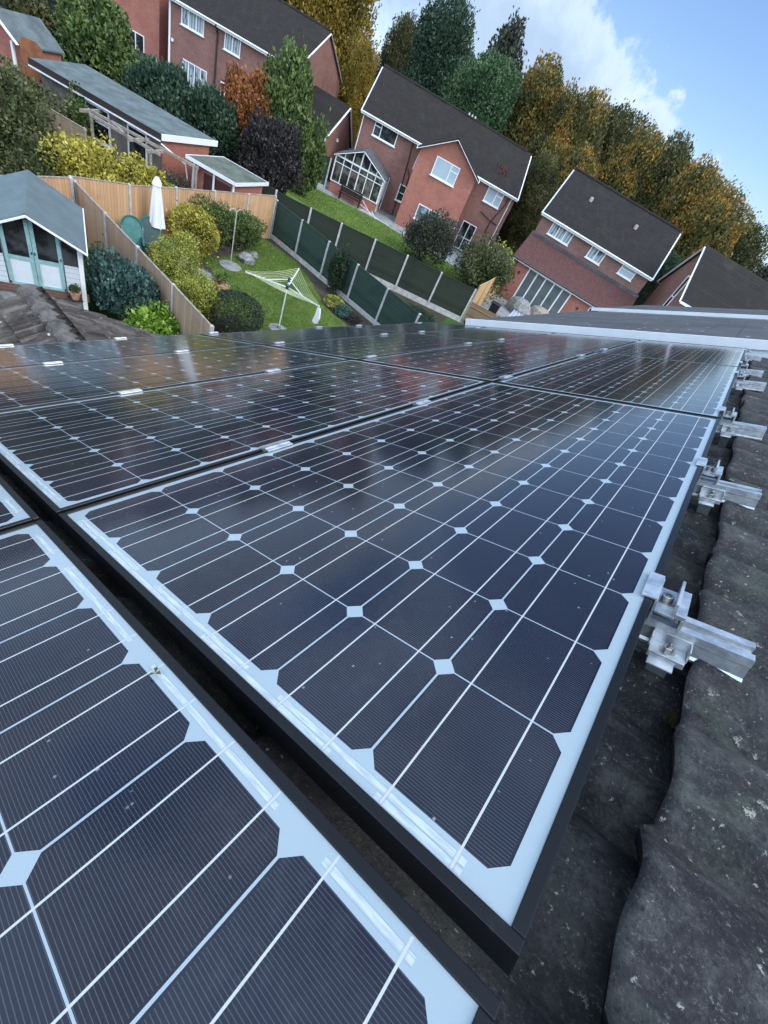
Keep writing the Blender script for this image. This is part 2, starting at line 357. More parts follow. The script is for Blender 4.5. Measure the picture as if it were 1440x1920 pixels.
def leaf_mat(name, stops, scale=1.2, rough=0.55):
    def fn(q, S):
        r = q.n('ShaderNodeNewGeometry').outputs['Random Per Island']
        n1 = q.noise(q.obj(), scale, 4, 0.6); n2 = q.n('ShaderNodeObjectInfo').outputs['Random']
        t = q.m('ADD', q.m('MULTIPLY', q.m('SUBTRACT', n1, 0.5), 2.3), q.m('MULTIPLY', r, 0.34))
        t = q.m('ADD', t, q.m('ADD', 0.27, q.m('MULTIPLY', n2, 0.12)), clamp=True)
        S(base=q.ramp(t, stops), rough=rough, spec=0.25)
    return mat(name, fn)
LF = {
 'gold': leaf_mat('golden_olive_leaves', [(0, (0.055, 0.046, 0.010)), (0.4, (0.16, 0.118, 0.018)), (0.75, (0.30, 0.20, 0.03)), (1, (0.40, 0.24, 0.045))], 0.35),
 'autumn': leaf_mat('autumn_leaves', [(0, (0.028, 0.036, 0.013)), (0.35, (0.072, 0.075, 0.022)), (0.58, (0.15, 0.125, 0.03)), (0.78, (0.29, 0.165, 0.032)), (1, (0.42, 0.20, 0.04))], 0.42),
 'olive': leaf_mat('olive_leaves', [(0, (0.022, 0.028, 0.012)), (0.5, (0.068, 0.072, 0.024)), (1, (0.17, 0.15, 0.05))], 0.4),
 'deep': leaf_mat('deep_green_leaves', [(0, (0.014, 0.028, 0.018)), (0.5, (0.034, 0.066, 0.038)), (1, (0.075, 0.12, 0.066))], 0.5),
 'mid': leaf_mat('mid_green_leaves', [(0, (0.022, 0.05, 0.02)), (0.5, (0.06, 0.115, 0.045)), (1, (0.13, 0.20, 0.085))], 0.5),
 'greygreen': leaf_mat('grey_green_leaves', [(0, (0.02, 0.025, 0.018)), (0.5, (0.05, 0.06, 0.04)), (1, (0.10, 0.11, 0.075))], 0.7),
 'yellow': leaf_mat('golden_variegated_leaves', [(0, (0.09, 0.095, 0.014)), (0.35, (0.25, 0.225, 0.032)), (0.75, (0.48, 0.41, 0.07)), (1, (0.62, 0.54, 0.15))], 1.5),
 'privet': leaf_mat('yellow_green_privet', [(0, (0.07, 0.095, 0.014)), (0.4, (0.22, 0.24, 0.035)), (0.8, (0.44, 0.43, 0.09)), (1, (0.58, 0.55, 0.17))], 2.0),
 'hedge': leaf_mat('green_hedge_leaves', [(0, (0.03, 0.055, 0.014)), (0.5, (0.085, 0.13, 0.035)), (1, (0.18, 0.23, 0.075))], 2.0),
 'box': leaf_mat('dark_box_leaves', [(0, (0.012, 0.022, 0.012)), (0.5, (0.03, 0.05, 0.026)), (1, (0.06, 0.085, 0.045))], 4.0),
 'blue': leaf_mat('blue_green_leaves', [(0, (0.015, 0.04, 0.035)), (0.5, (0.045, 0.10, 0.085)), (0.9, (0.11, 0.19, 0.16)), (1, (0.45, 0.5, 0.45))], 2.5),
 'lime': leaf_mat('bright_lime_leaves', [(0, (0.06, 0.13, 0.012)), (0.5, (0.15, 0.28, 0.03)), (1, (0.30, 0.44, 0.075))], 3.0, 0.4),
 'orange': leaf_mat('orange_leaves', [(0, (0.09, 0.03, 0.012)), (0.5, (0.24, 0.085, 0.025)), (1, (0.36, 0.15, 0.05))], 1.2),
 'purple': leaf_mat('dark_purple_leaves', [(0, (0.014, 0.013, 0.013)), (0.5, (0.038, 0.034, 0.031)), (1, (0.085, 0.076, 0.062))], 1.2),
 'ivy': leaf_mat('ivy_green_leaves', [(0, (0.025, 0.036, 0.014)), (0.4, (0.07, 0.09, 0.032)), (0.75, (0.13, 0.14, 0.06)), (1, (0.21, 0.18, 0.11))], 0.9),
}
# ------------------------------------------------------------------ the roof under the panels
def conc_tile(q, S):
    v = q.obj(); n1 = q.noise(v, 3.2, 6, 0.7); n2 = q.noise(v, 26, 6, 0.75); n3 = q.noise(v, 170, 3, 0.7); n4 = q.noise(v, 9, 5, 0.7, 0.6)
    c = q.mix(q.step(n1, 0.36, 0.66), (0.020, 0.019, 0.022), (0.052, 0.050, 0.051))
    c = q.mix(q.m('MULTIPLY', q.step(n4, 0.50, 0.68), 0.8), c, (0.060, 0.074, 0.056))
    c = q.mix(q.m('MULTIPLY', q.step(n2, 0.46, 0.70), 0.75), c, (0.095, 0.092, 0.088))
    c = q.mix(q.m('MULTIPLY', q.step(q.noise(v, 55, 5, 0.75), 0.55, 0.72), 0.7), c, (0.016, 0.015, 0.017))
    dd, cc = q.voro(q.vm('ADD', q.vm('MULTIPLY', v, (1.0, 1.5, 1.2)), q.vm('MULTIPLY', q.comb(n2, n3, n4), (0.06, 0.05, 0.05))), 48)
    keep = q.step(q.xyz(cc)[0], 0.50, 0.62)
    rs = q.m('MULTIPLY', q.xyz(cc)[1], 0.30)
    lich = q.m('MULTIPLY', q.m('MULTIPLY', q.m('MULTIPLY', q.step(q.m('SUBTRACT', dd, q.m('ADD', rs, -0.06)), 0.10, 0.0), keep), q.step(n4, 0.44, 0.56)), q.step(n3, 0.36, 0.58))
    sk = q.noise(q.vm('MULTIPLY', v, (5, 30, 12)), 1.0, 5, 0.7)
    c = q.mix(q.m('MULTIPLY', q.step(sk, 0.52, 0.68), 0.55), c, (0.088, 0.098, 0.082))
    c = q.mix(lich, c, (0.36, 0.36, 0.30))
    d2, c2 = q.voro(q.vm('ADD', v, q.vm('MULTIPLY', q.comb(n3, n2, n3), (0.012, 0.012, 0.012))), 330); sand = q.m('MULTIPLY', q.m('MULTIPLY', q.step(q.m('ADD', d2, q.m('MULTIPLY', q.xyz(c2)[0], 0.25)), 0.40, 0.15), q.step(q.xyz(c2)[1], 0.80, 0.92)), q.step(n4, 0.42, 0.62))
    c = q.mix(sand, c, (0.30, 0.26, 0.22))
    gr = q.noise(v, 240, 4, 0.8); c = q.mix(q.m('MULTIPLY', q.step(gr, 0.54, 0.70), 0.75), c, (0.135, 0.13, 0.12)); c = q.mix(q.m('MULTIPLY', q.step(gr, 0.46, 0.32), 0.7), c, (0.010, 0.010, 0.011))
    d3, c3 = q.voro(q.vm('ADD', v, q.vm('MULTIPLY', q.comb(n3, gr, n3), (0.014, 0.014, 0.014))), 150); c = q.mix(q.m('MULTIPLY', q.step(q.m('ADD', d3, q.m('MULTIPLY', q.xyz(c3)[0], 0.3)), 0.38, 0.18), q.step(q.xyz(c3)[1], 0.80, 0.86)), c, (0.34, 0.34, 0.31))
    h = q.m('ADD', q.m('ADD', q.m('MULTIPLY', gr, 0.45), q.m('MULTIPLY', n2, 0.7)), q.m('MULTIPLY', lich, 0.5))
    S(base=c, rough=0.88, spec=0.3, normal=q.bump(h, 0.5, 0.008))
MT['conc'] = mat('lichened_concrete_tiles', conc_tile)
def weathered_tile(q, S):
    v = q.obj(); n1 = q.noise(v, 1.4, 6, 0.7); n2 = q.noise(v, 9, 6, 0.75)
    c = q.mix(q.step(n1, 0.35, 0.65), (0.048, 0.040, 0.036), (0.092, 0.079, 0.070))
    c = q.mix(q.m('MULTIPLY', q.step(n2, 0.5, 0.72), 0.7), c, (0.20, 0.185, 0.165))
    sk = q.noise(q.vm('MULTIPLY', v, (1.6, 13, 5)), 1.0, 5, 0.65)  # lichen streaks along the rolls, also painted in for lit crests and dark valleys
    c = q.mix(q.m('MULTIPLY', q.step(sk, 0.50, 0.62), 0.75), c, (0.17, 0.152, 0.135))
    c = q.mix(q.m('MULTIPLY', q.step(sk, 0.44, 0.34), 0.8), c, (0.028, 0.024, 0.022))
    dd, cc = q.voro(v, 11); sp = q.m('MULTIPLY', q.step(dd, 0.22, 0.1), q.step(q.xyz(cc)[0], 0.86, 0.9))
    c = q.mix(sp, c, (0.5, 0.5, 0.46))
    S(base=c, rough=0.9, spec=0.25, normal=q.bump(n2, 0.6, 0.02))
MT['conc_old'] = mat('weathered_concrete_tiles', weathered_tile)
MT['conc_ridge'] = plain('weathered_ridge_tile', (0.10, 0.088, 0.077), 0.9, var=0.5, scale=7, bump=0.6)
def slate(q, S):
    v = q.obj(); n1 = q.noise(v, 1.1, 6, 0.7); n2 = q.noise(v, 14, 5, 0.7)
    x, y, z = q.xyz(v)
    fr = q.m('FRACT', q.m('DIVIDE', q.m('ADD', x, 10), 0.3)); fy = q.m('FRACT', q.m('DIVIDE', y, 0.3))
    c = q.mix(q.step(n1, 0.3, 0.7), (0.060, 0.062, 0.066), (0.105, 0.105, 0.106))
    c = q.mix(q.m('MULTIPLY', q.step(n2, 0.5, 0.75), 0.5), c, (0.15, 0.145, 0.13))
    dd, cc = q.voro(v, 7); sp = q.m('MULTIPLY', q.step(dd, 0.20, 0.07), q.step(q.xyz(cc)[0], 0.84, 0.88))
    c = q.mix(sp, c, (0.62, 0.62, 0.58))
    c = q.mix(q.m('MULTIPLY', q.step(fr, 0.06, 0.0), 0.6), c, (0.02, 0.02, 0.02))
    S(base=c, rough=0.85, spec=0.3, normal=q.bump(q.m('ADD', q.m('MULTIPLY', fr, -1.0), q.m('MULTIPLY', n2, 0.4)), 0.5, 0.02))
MT['slate'] = mat('grey_flat_tiles', slate)

def sag(y): return -0.0060 * max(0.0, y - 1.55) ** 1.6 if y > 1.55 else 0.0

def tile_sheet(name, parent, matl, x0, x1, y0, y1, gauge=0.345, pitch=0.155, yoff=0.02, amp=0.03, thick=0.036, base=-0.135, use_sag=False, seg=14, seed=1, clip=None):
    """interlocking roll tiles: x runs up the slope, one strip per course, waves along y"""
    rng = random.Random(seed); V = []; F = []
    n = int(round((y1 - y0) / (pitch / seg))); xs = [x0 + k * gauge for k in range(int(math.ceil((x1 - x0) / gauge)))]
    for xk in xs:
        rows = []; fronts = []; off = {}; lift = {}
        for j in range(n + 1):
            y = y0 + (y1 - y0) * j / n; t = (y - yoff) / pitch; kt = math.floor(t / 2); kr = math.floor(t)
            if kt not in lift: lift[kt] = rng.uniform(-0.004, 0.005)
            if kr not in off: off[kr] = rng.uniform(-0.006, 0.006)
            u_ = ((t - math.floor(t)) - .5) / .43; w = (math.sqrt(max(0.0, 1 - u_ * u_)) ** 1.15 if amp > .05 else .35 * math.sqrt(max(0.0, 1 - u_ * u_)) + .65 * abs(math.sin(math.pi * t)) ** .9); prof = amp * w
            s = sag(y) if use_sag else 0.0
            lip = (1 - w) * 0.004 + off[kr] + 0.003 * math.sin(y * 61 + xk * 9)
            top = min(xk + gauge + 0.04, x1)
            z = lambda x: base + prof + s + lift[kt] + thick * (1 - (x - xk) / gauge)
            xa = xk + lip
            fronts.append([(xa + 0.035, y, z(xa) - thick * 0.95), (xa + 0.004, y, z(xa) - thick * .62), (xa + 0.001, y, z(xa) - 0.008), (xa + 0.0005, y, z(xa) - 0.005)])
            col = [(xa + 0.0005, y, z(xa) - 0.005), (xa + 0.004, y, z(xa) - 0.001), (xa + 0.012, y, z(xa + .012))]
            for q in (0.05, 0.12, 0.2, 0.28): col.append((xk + q, y, z(xk + q)))
            col.append((top, y, z(top)))
            rows.append(col)
        for grid in (rows, fronts):
            b = len(V); m = len(grid[0])
            for c in grid: V += c
            for j in range(n):
                for i in range(m - 1):
                    a = b + j * m + i; F.append((a, a + 1, a + m + 1, a + m))
    me = bpy.data.meshes.new(name); V = np.array(V)
    F = np.array(F)
    if clip is not None:
        cen = V[F].mean(axis=1); F = F[[bool(clip(*c)) for c in cen]]
    set_mesh(me, V, F, True)
    return link(name, me, matl, parent)

home = thing('tiled_house', 'house under the solar panels with lichened dark roll tiles', 'house')
rf = tile_sheet('roof', home, MT['conc'], 0.082 - 0.345 * 9, 2.6, -6.0, 5.17, use_sag=True, seed=3, seg=22, amp=0.040, thick=0.048, base=-0.152)
rf.matrix_local = ROOF
m_ = MB(); m_.box(-3.05, 2.7, -6.0, 5.17, -0.32, -0.215)
o_ = m_.build('roof_underlay', MT['dark'], home); o_.matrix_local = ROOF
m_ = MB(); m_.box(-2.40, 5.2, -5.9, 5.12, 0, 5.25); m_.build('wall', MT['brick_a'], home)
m_ = MB(); m_.tube([(-2.70, -6, 5.52), (-2.70, 5.1, 5.52)], 0.06, 8); m_.build('gutter', MT['pipe_dark'], home)
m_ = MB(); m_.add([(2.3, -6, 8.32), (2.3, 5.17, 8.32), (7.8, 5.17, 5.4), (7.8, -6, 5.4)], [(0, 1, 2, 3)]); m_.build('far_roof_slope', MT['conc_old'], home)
# single-storey wing with its own little ridge, pointing into the garden
EX = math.atan(0.452)
def slope_frame(eave_pt, up, along):
    up = Vector(up).normalized(); al = Vector(along).normalized(); nz_ = up.cross(al)
    m = Matrix.Identity(4)
    for i in range(3): m[i][0] = up[i]; m[i][1] = al[i]; m[i][2] = nz_[i]; m[i][3] = eave_pt[i]
    return m
ry, rz_ = 1.86, 3.92
c_, s_ = math.cos(EX), math.sin(EX)
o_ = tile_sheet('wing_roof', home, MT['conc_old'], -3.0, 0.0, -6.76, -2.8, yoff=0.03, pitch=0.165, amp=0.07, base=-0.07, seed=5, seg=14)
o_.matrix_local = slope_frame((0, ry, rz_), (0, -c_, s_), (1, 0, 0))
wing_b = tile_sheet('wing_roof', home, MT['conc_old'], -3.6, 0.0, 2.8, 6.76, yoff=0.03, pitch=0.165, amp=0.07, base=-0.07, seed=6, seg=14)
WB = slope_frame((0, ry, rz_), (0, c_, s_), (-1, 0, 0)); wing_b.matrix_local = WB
m_ = MB(); m_.prism([(ry - 3.2, rz_ - 3.2 * 0.452 - 0.14), (ry, rz_ - 0.12), (ry + 2.7, rz_ - 2.7 * 0.452 - 0.14), (ry + 2.7, 0), (ry - 3.2, 0)], -6.62, -2.8, lambda p, q, t: Vector((t, p, q)))
m_.build('wing_wall', MT['brick_a'], home)
for k in range(9):
    x = -6.82 + k * 0.43; m_ = MB(); rr = 0.14
    arc = [(rr * math.cos(a), rr * 0.85 * math.sin(a)) for a in [math.pi * i / 10 for i in range(11)]]
    prof = [(p, q) for p, q in arc] + [(-rr * .98, -.06), (rr * .98, -.06)]
    tilt = random.uniform(-.008, .008)
    m_.prism(prof, x, x + 0.425, lambda p, q, t: Vector((t, ry + p * (.93 if t > x + .1 else 1.12), rz_ - 0.09 + q * (.95 if t > x + .1 else 1.14) + tilt)))
    o_ = m_.build('ridge_tile', MT['conc_ridge'], wing_b)
    o_.matrix_parent_inverse = WB.inverted()

# ------------------------------------------------------------------ solar panels
CP = 0.1275
def panel_glass(q, S):
    x, y, z = q.xyz(q.obj())
    u = q.m('DIVIDE', x, -CP); v = q.m('DIVIDE', y, CP)
    fu = q.m('ABSOLUTE', q.m('SUBTRACT', q.m('FRACT', u), 0.5)); fv = q.m('ABSOLUTE', q.m('SUBTRACT', q.m('FRACT', v), 0.5))
    a = q.m('MULTIPLY', fu, CP); b = q.m('MULTIPLY', fv, CP)
    lt = lambda p, t: q.m('LESS_THAN', p, t); gt = lambda p, t: q.m('GREATER_THAN', p, t)
    AND = lambda *s: (s[0] if len(s) == 1 else q.m('MULTIPLY', s[0], AND(*s[1:])))
    inside = AND(gt(u, 0.0), lt(u, 6.0), gt(v, 0.0), lt(v, 12.0))
    cell = AND(inside, lt(a, 0.0626), lt(b, 0.0630), lt(q.m('ADD', a, b), 0.1140))
    # two soldered ribbons per cell, running the long way
    bus = AND(lt(q.m('ABSOLUTE', q.m('SUBTRACT', a, 0.0315)), 0.0009), gt(u, 0.0), lt(u, 6.0), gt(v, -0.12), lt(v, 12.12))
    # fine silver fingers across each cell
    fl = q.m('ABSOLUTE', q.m('SUBTRACT', q.m('FRACT', q.m('DIVIDE', y, 0.00255)), 0.5))
    fing = q.m('MULTIPLY', AND(lt(fl, 0.085), lt(a, 0.0605)), 0.22)
    # ribbons joining the strings at both short ends
    def rib(y0, y1, ph): 
        su = q.m('FRACT', q.m('DIVIDE', q.m('ADD', u, ph), 2.0))
        return AND(gt(y, y0), lt(y, y1), gt(su, 0.10), lt(su, 0.90), gt(u, 0.2), lt(u, 5.8))
    r1 = rib(-0.0092, -0.0040, 0.0); r2 = rib(-0.0158, -0.0104, 1.0); r3 = rib(1.5340, 1.5392, 1.0); r4 = rib(1.5404, 1.5455, 0.0)
    o1 = rib(-0.0099, -0.0033, 0.0); o2 = rib(-0.0165, -0.0097, 1.0); o3 = rib(1.5333, 1.5399, 1.0); o4 = rib(1.5397, 1.5462, 0.0)
    outl = q.m('MAXIMUM', q.m('MAXIMUM', o1, o2), o3)
    tick = AND(outl, lt(q.m('ABSOLUTE', q.m('SUBTRACT', a, 0.0315)), 0.0022))
    ribs = q.m('MAXIMUM', q.m('MAXIMUM', r1, r2), r3)
    wob = q.noise(q.vm('MULTIPLY', q.obj(), (40, 400, 1)), 1.0, 3)
    # every cell has its own blue-black tint
    idx = q.n('ShaderNodeTexWhiteNoise', noise_dimensions='3D'); q.put(idx.inputs['Vector'], q.comb(q.m('FLOOR', u), q.m('FLOOR', v), q.n('ShaderNodeObjectInfo').outputs['Random']))
    cs = q.noise(q.obj(), 8, 3, 0.6)
    cc = q.mix(idx.outputs[0], (0.0060, 0.0080, 0.0155), (0.0115, 0.0140, 0.028))
    cc = q.mix(q.m('MULTIPLY', q.step(cs, 0.4, 0.7), 0.5), cc, (0.0115, 0.009, 0.015))
    cc = q.mix(fing, cc, (0.26, 0.28, 0.32))
    c = q.mix(cell, (0.385, 0.455, 0.490), cc)
    c = q.mix(q.m('MULTIPLY', outl, 0.5), c, (0.27, 0.32, 0.35))  # darker rim painted round the ribbons as their shadow
    c = q.mix(ribs, c, q.mix(q.step(wob, 0.35, 0.65), (0.42, 0.48, 0.51), (0.60, 0.65, 0.67)))
    c = q.mix(q.m('MULTIPLY', tick, 0.6), c, (0.36, 0.40, 0.42))
    c = q.mix(bus, c, q.mix(wob, (0.50, 0.51, 0.50), (0.64, 0.65, 0.63)))
    # dried drops and dust
    d1, c1 = q.voro(q.obj(), 105); sp = q.m('MULTIPLY', q.step(d1, 0.20, 0.06), q.step(q.xyz(c1)[0], 0.955, 0.965))
    n1 = q.noise(q.obj(), 4.5, 6, 0.7); n2 = q.noise(q.obj(), 70, 4, 0.7)
    dust = q.m('MULTIPLY', q.m('MULTIPLY', q.step(n1, 0.42, 0.75), q.step(n2, 0.42, 0.75)), 0.06)
    run = q.noise(q.vm('MULTIPLY', q.obj(), (1.2, 26, 1)), 1.0, 4, 0.6); low = q.step(x, -0.70, -0.772)
    dust = q.m('ADD', dust, q.m('ADD', q.m('MULTIPLY', q.step(run, 0.55, 0.75), 0.022), q.m('MULTIPLY', q.m('MULTIPLY', low, n2), 0.16)))
    c = q.mix(dust, c, (0.30, 0.31, 0.32)); c = q.mix(q.m('MULTIPLY', sp, 0.55), c, (0.42, 0.42, 0.42))
    ro = q.m('ADD', 0.075, q.m('ADD', q.m('MULTIPLY', n2, 0.05), q.m('MULTIPLY', sp, 0.3)))
    S(base=c, rough=ro, spec=0.52, ior=1.5, normal=q.bump(q.noise(q.obj(), 300, 2), 0.035, 0.002))
MT['panel'] = mat('solar_cells_under_glass', panel_glass)

PX0, PX1, PY0, PY1 = -0.7865, 0.0215, -0.0265, 1.5555       # outer edges of the frame in its own axes
LIP = 0.0095
gm = bpy.data.meshes.new('glass')
set_mesh(gm, [(PX0 + .004, PY0 + .004, 0), (PX1 - .004, PY0 + .004, 0), (PX1 - .004, PY1 - .004, 0), (PX0 + .004, PY1 - .004, 0)], [(0, 1, 2, 3)])
gm.materials.append(MT['panel'])
fb = MB()
for (x0, x1, y0, y1) in ((PX0, PX1, PY0, PY0 + LIP), (PX0, PX1, PY1 - LIP, PY1), (PX0, PX0 + LIP, PY0 + LIP, PY1 - LIP), (PX1 - LIP, PX1, PY0 + LIP, PY1 - LIP)):
    fb.box(x0, x1, y0, y1, -0.0345, 0.0018)
for (x0, x1, y0, y1) in ((PX0 + LIP, PX0 + .03, PY0 + LIP, PY1 - LIP), (PX1 - .03, PX1 - LIP, PY0 + LIP, PY1 - LIP)):
    fb.box(x0, x1, y0, y1, -0.0345, -0.0325)
ft = fb.build('frame', MT['frame_black'], None, bevel=0.0014); fm = ft.data; bpy.data.objects.remove(ft)
bk = bpy.data.meshes.new('backsheet')
set_mesh(bk, [(PX0 + .006, PY0 + .006, -0.005), (PX1 - .006, PY0 + .006, -0.005), (PX1 - .006, PY1 - .006, -0.005), (PX0 + .006, PY1 - .006, -0.005)], [(0, 3, 2, 1)])
bk.materials.append(MT['white'])
ROWP = 0.820
PANELS = {}
rown = ['row beside bare tiles', 'second row from bare tiles', 'third row from bare tiles', 'lowest row']
coln = ['', 'before the far black gap', 'just beyond the far black gap', 'by the white bargeboard']
for ci, (y0, dz0, tilt) in enumerate(((-1.6045, 0.0, 0.0), (0.0, 0.0, 0.0), (1.6275, -0.0055, -0.0080), (3.2240, -0.0240, -0.0105))):
    for ri in range(4):
        if ci == 0 and ri > 1: continue
        mt = ROOF @ Matrix.Translation((-ri * ROWP, y0, dz0)) @ Matrix.Rotation(tilt, 4, 'X')
        if ci == 1 and ri == 0: lab = 'large solar panel filling the middle of the photo, two end clamps on its edge'
        elif ci == 0 and ri == 0: lab = 'black framed solar panel cut off by the bottom left corner of the photo'
        elif ci == 0: lab = 'sliver of a solar panel at the left edge between two black gaps'
        else: lab = 'solar panel in the %s, %s' % (rown[ri], coln[ci])
        p = thing('solar_panel', lab, 'solar panel', mt, 'solar panels laid in rows on the tiled roof'); PANELS[ci, ri] = p
        for nm, me in (('frame', fm), ('glass', gm), ('backsheet', bk)): link(nm, me, None, p)

# ------------------------------------------------------------------ rails, clamps and roof hooks
rail_prof = [(-.019, -.0405), (.019, -.0405), (.019, -.037), (.0155, -.034), (.0155, -.015), (.019, -.012), (.019, 0), (.007, 0), (.007, -.004), (.010, -.004), (.010, -.012),
             (-.010, -.012), (-.010, -.004), (-.007, -.004), (-.007, 0), (-.019, 0), (-.019, -.012), (-.0155, -.015), (-.0155, -.034), (-.019, -.037)]
RAILS = [(-1.20, 0.14), (-0.55, 0.14), (0.425, 0.139), (1.035, 0.142), (1.715, 0.152), (2.83, 0.157), (3.40, 0.147), (4.52, 0.14)]
RAILLAB = ['silver mounting rail under the nearest panel, its end outside the photo', 'silver mounting rail under the nearest panel beside the wide black gap',
           'nearest and largest silver rail end, poking out past the big middle panel', 'second silver rail end from the front, with a bolted bracket and hook below it',
           'third silver rail end from the front, by the gap between two panels', 'fourth silver rail end from the front, above a pale roof hook', 'fifth silver rail end from the front, small and far', 'farthest silver rail end, in front of the white bargeboard']
rb = MB(); rb.prism(rail_prof, -3.28, 0.0, lambda p, q, t: Vector((t, p, q)))
rt = rb.build('mounting_rail', MT['alu']); rail_mesh = rt.data; bpy.data.objects.remove(rt)
def end_clamp_parts():
    c = MB(); w = 0.031
    def ex(x0, x1, z0, z1, y0=-w, y1=w): c.box(x0, x1, y0, y1, z0, z1)
    ex(.0075, .0255, .0024, .0062); ex(.0236, .0270, -.016, .0024); ex(.0270, .0500, -.016, -.0120); ex(.0460, .0496, -.0120, .0085); ex(.0496, .0610, -.0125, -.0060)
    ex(.0570, .0610, -.0345, -.0125); ex(.0236, .0270, -.0345, -.016, -.028, .028)
    return c
def hexbolt(b, c, r, z0, z1, socket=True):
    b.lathe([(r * 1.5, z0), (r * 1.5, z0 + .0015)], (c[0], c[1], 0), 20)
    if socket: b.lathe([(r, z0 + .0015), (r, z1), (r * 0.92, z1 + .0006), (r * 0.52, z1 + .0006), (r * 0.5, z1 - .003), (0.0004, z1 - .003)], (c[0], c[1], 0), 24)
    else:
        b.lathe([(r, z0 + .0015), (r, z1 - .0008), (r * .88, z1)], (c[0], c[1], 0), 6); b.lathe([(r * .5, z1 - .002), (r * .5, z1 + .006), (r * .44, z1 + .007)], (c[0], c[1], 0), 14)
ec = end_clamp_parts(); e_t = ec.build('bracket', MT['alu'], bevel=0.0006); ec_mesh = e_t.data; bpy.data.objects.remove(e_t)
hb = MB(); hexbolt(hb, (0.0365, 0.0), 0.0072, -.012, -.0025); e_t = hb.build('bolt', MT['steel']); eb_mesh = e_t.data; bpy.data.objects.remove(e_t)
mc = MB()
mc.prism([(-.019, .0024), (-.0085, .0024), (-.0085, -.016), (.0085, -.016), (.0085, .0024), (.019, .0024), (.019, .0055), (.0090, .0055), (.0060, .0080), (.0040, .0080), (.0040, -.0125), (-.0040, -.0125), (-.0040, .0080), (-.0060, .0080), (-.0090, .0055), (-.019, .0055)],
         -.036, .036, lambda p, q, t: Vector((p, t, q)))
e_t = mc.build('mid_clamp', MT['alu']); mc_mesh = e_t.data; bpy.data.objects.remove(e_t)
# L-foot and strap of a roof hook; x along the rail, y across it (the near side is -y)
hk = MB()
hk.box(.036, .080, -.0225, -.0195, -.0655, -.044); hk.box(.0355, .0375, -.036, -.0195, -.066, -.048); hk.box(.0785, .0805, -.040, -.0195, -.066, -.046)
hk.box(.0375, .0785, -.0475, -.0225, -.0655, -.0615); hk.box(.0375, .0785, -.0495, -.0465, -.0700, -.0605)
hk.box(.040, .070, -.0580, -.0475, -.0765, -.0735); hk.box(.040, .070, -.0500, -.0475, -.0765, -.0650)
e_t = hk.build('bracket', MT['alu'], bevel=0.0010); hk_mesh = e_t.data; bpy.data.objects.remove(e_t)
hs = MB(); hs.bar((.056, -.034, -.0755), (.056, -.014, -.160), .024, .006, (0, 1, 0)); e_t = hs.build('strap', MT['alu']); hs_mesh = e_t.data; bpy.data.objects.remove(e_t)
hn = MB(); hexbolt(hn, (0.058, -.035), 0.0060, -.0615, -.054, False); e_t = hn.build('nut', MT['steel']); hn_mesh = e_t.data; bpy.data.objects.remove(e_t)
ordn = ['nearest', 'second nearest', 'third nearest', 'fourth nearest', 'fifth nearest', 'farthest']
k = 0
for (y, xe), lab in zip(RAILS, RAILLAB):
    dz = sag(y); M0 = ROOF @ Matrix.Translation((0, y, dz - 0.0348))
    r_ = link('mounting_rail', rail_mesh, None); r_.matrix_world = M0 @ Matrix.Translation((xe, 0, 0)); tag(r_, lab, 'rail', 'silver mounting rails under the panels')
    M1 = ROOF @ Matrix.Translation((0, y, dz))
    if y > 0:
        t = thing('end_clamp', '%s silver end clamp gripping the panel edge on the bare tile side' % ordn[k], 'clamp', M1, 'end clamps along the right edge')
        link('bracket', ec_mesh, None, t); link('bolt', eb_mesh, None, t)
        t = thing('roof_hook', '%s silver roof hook bracket bolted to the side of a rail end' % ordn[k], 'roof hook', M1, 'roof hooks under the rail ends')
        link('bracket', hk_mesh, None, t); link('strap', hs_mesh, None, t); link('nut', hn_mesh, None, t); k += 1
    for ri in range(3):
        if y < 0: continue
        o_ = link('mid_clamp', mc_mesh, None); o_.matrix_world = ROOF @ Matrix.Translation((PX0 - 0.006 - ri * ROWP, y, dz + (0 if y < 1.6 else (-0.002 if y < 3.2 else -0.004))))
        tag(o_, 'silver mid clamp on the %s seam between panel rows, %s along it' % (('first', 'second', 'third')[ri], ordn[k - 1]), 'clamp', 'mid clamps between the panel rows')
    if y > 0:
        o_ = link('mid_clamp', mc_mesh, None); o_.matrix_world = ROOF @ Matrix.Translation((PX0 - 0.006 - 3 * ROWP + 0.002, y, dz + (0 if y < 1.6 else (-0.002 if y < 3.2 else -0.004))))
        tag(o_, 'silver clamp on the eave edge of the lowest panels, %s of its line' % ordn[k - 1], 'clamp', 'clamps along the eave edge')
# a scrap of leaf and some droppings left on the glass
lf = MB()
def leaf_at(x, y, r, a, z=0.0028):
    for i in range(3):
        b_ = a + i * 2.1; pts = [(x, y, z), (x + r * math.cos(b_ - .5) * .6, y + r * math.sin(b_ - .5) * .6, z + .002), (x + r * math.cos(b_), y + r * math.sin(b_), z + .001), (x + r * math.cos(b_ + .5) * .6, y + r * math.sin(b_ + .5) * .6, z + .003)]
        lf.add(pts, [(0, 1, 2, 3)])
leaf_at(-0.3425, -0.0705, 0.007, 0.4)
o_ = lf.build('leaf_scrap', plain('withered_leaf', (0.10, 0.11, 0.03), 0.7), None); o_.matrix_world = ROOF; tag(o_, 'tiny withered leaf scrap on the white edge of the nearest panel', 'leaf')

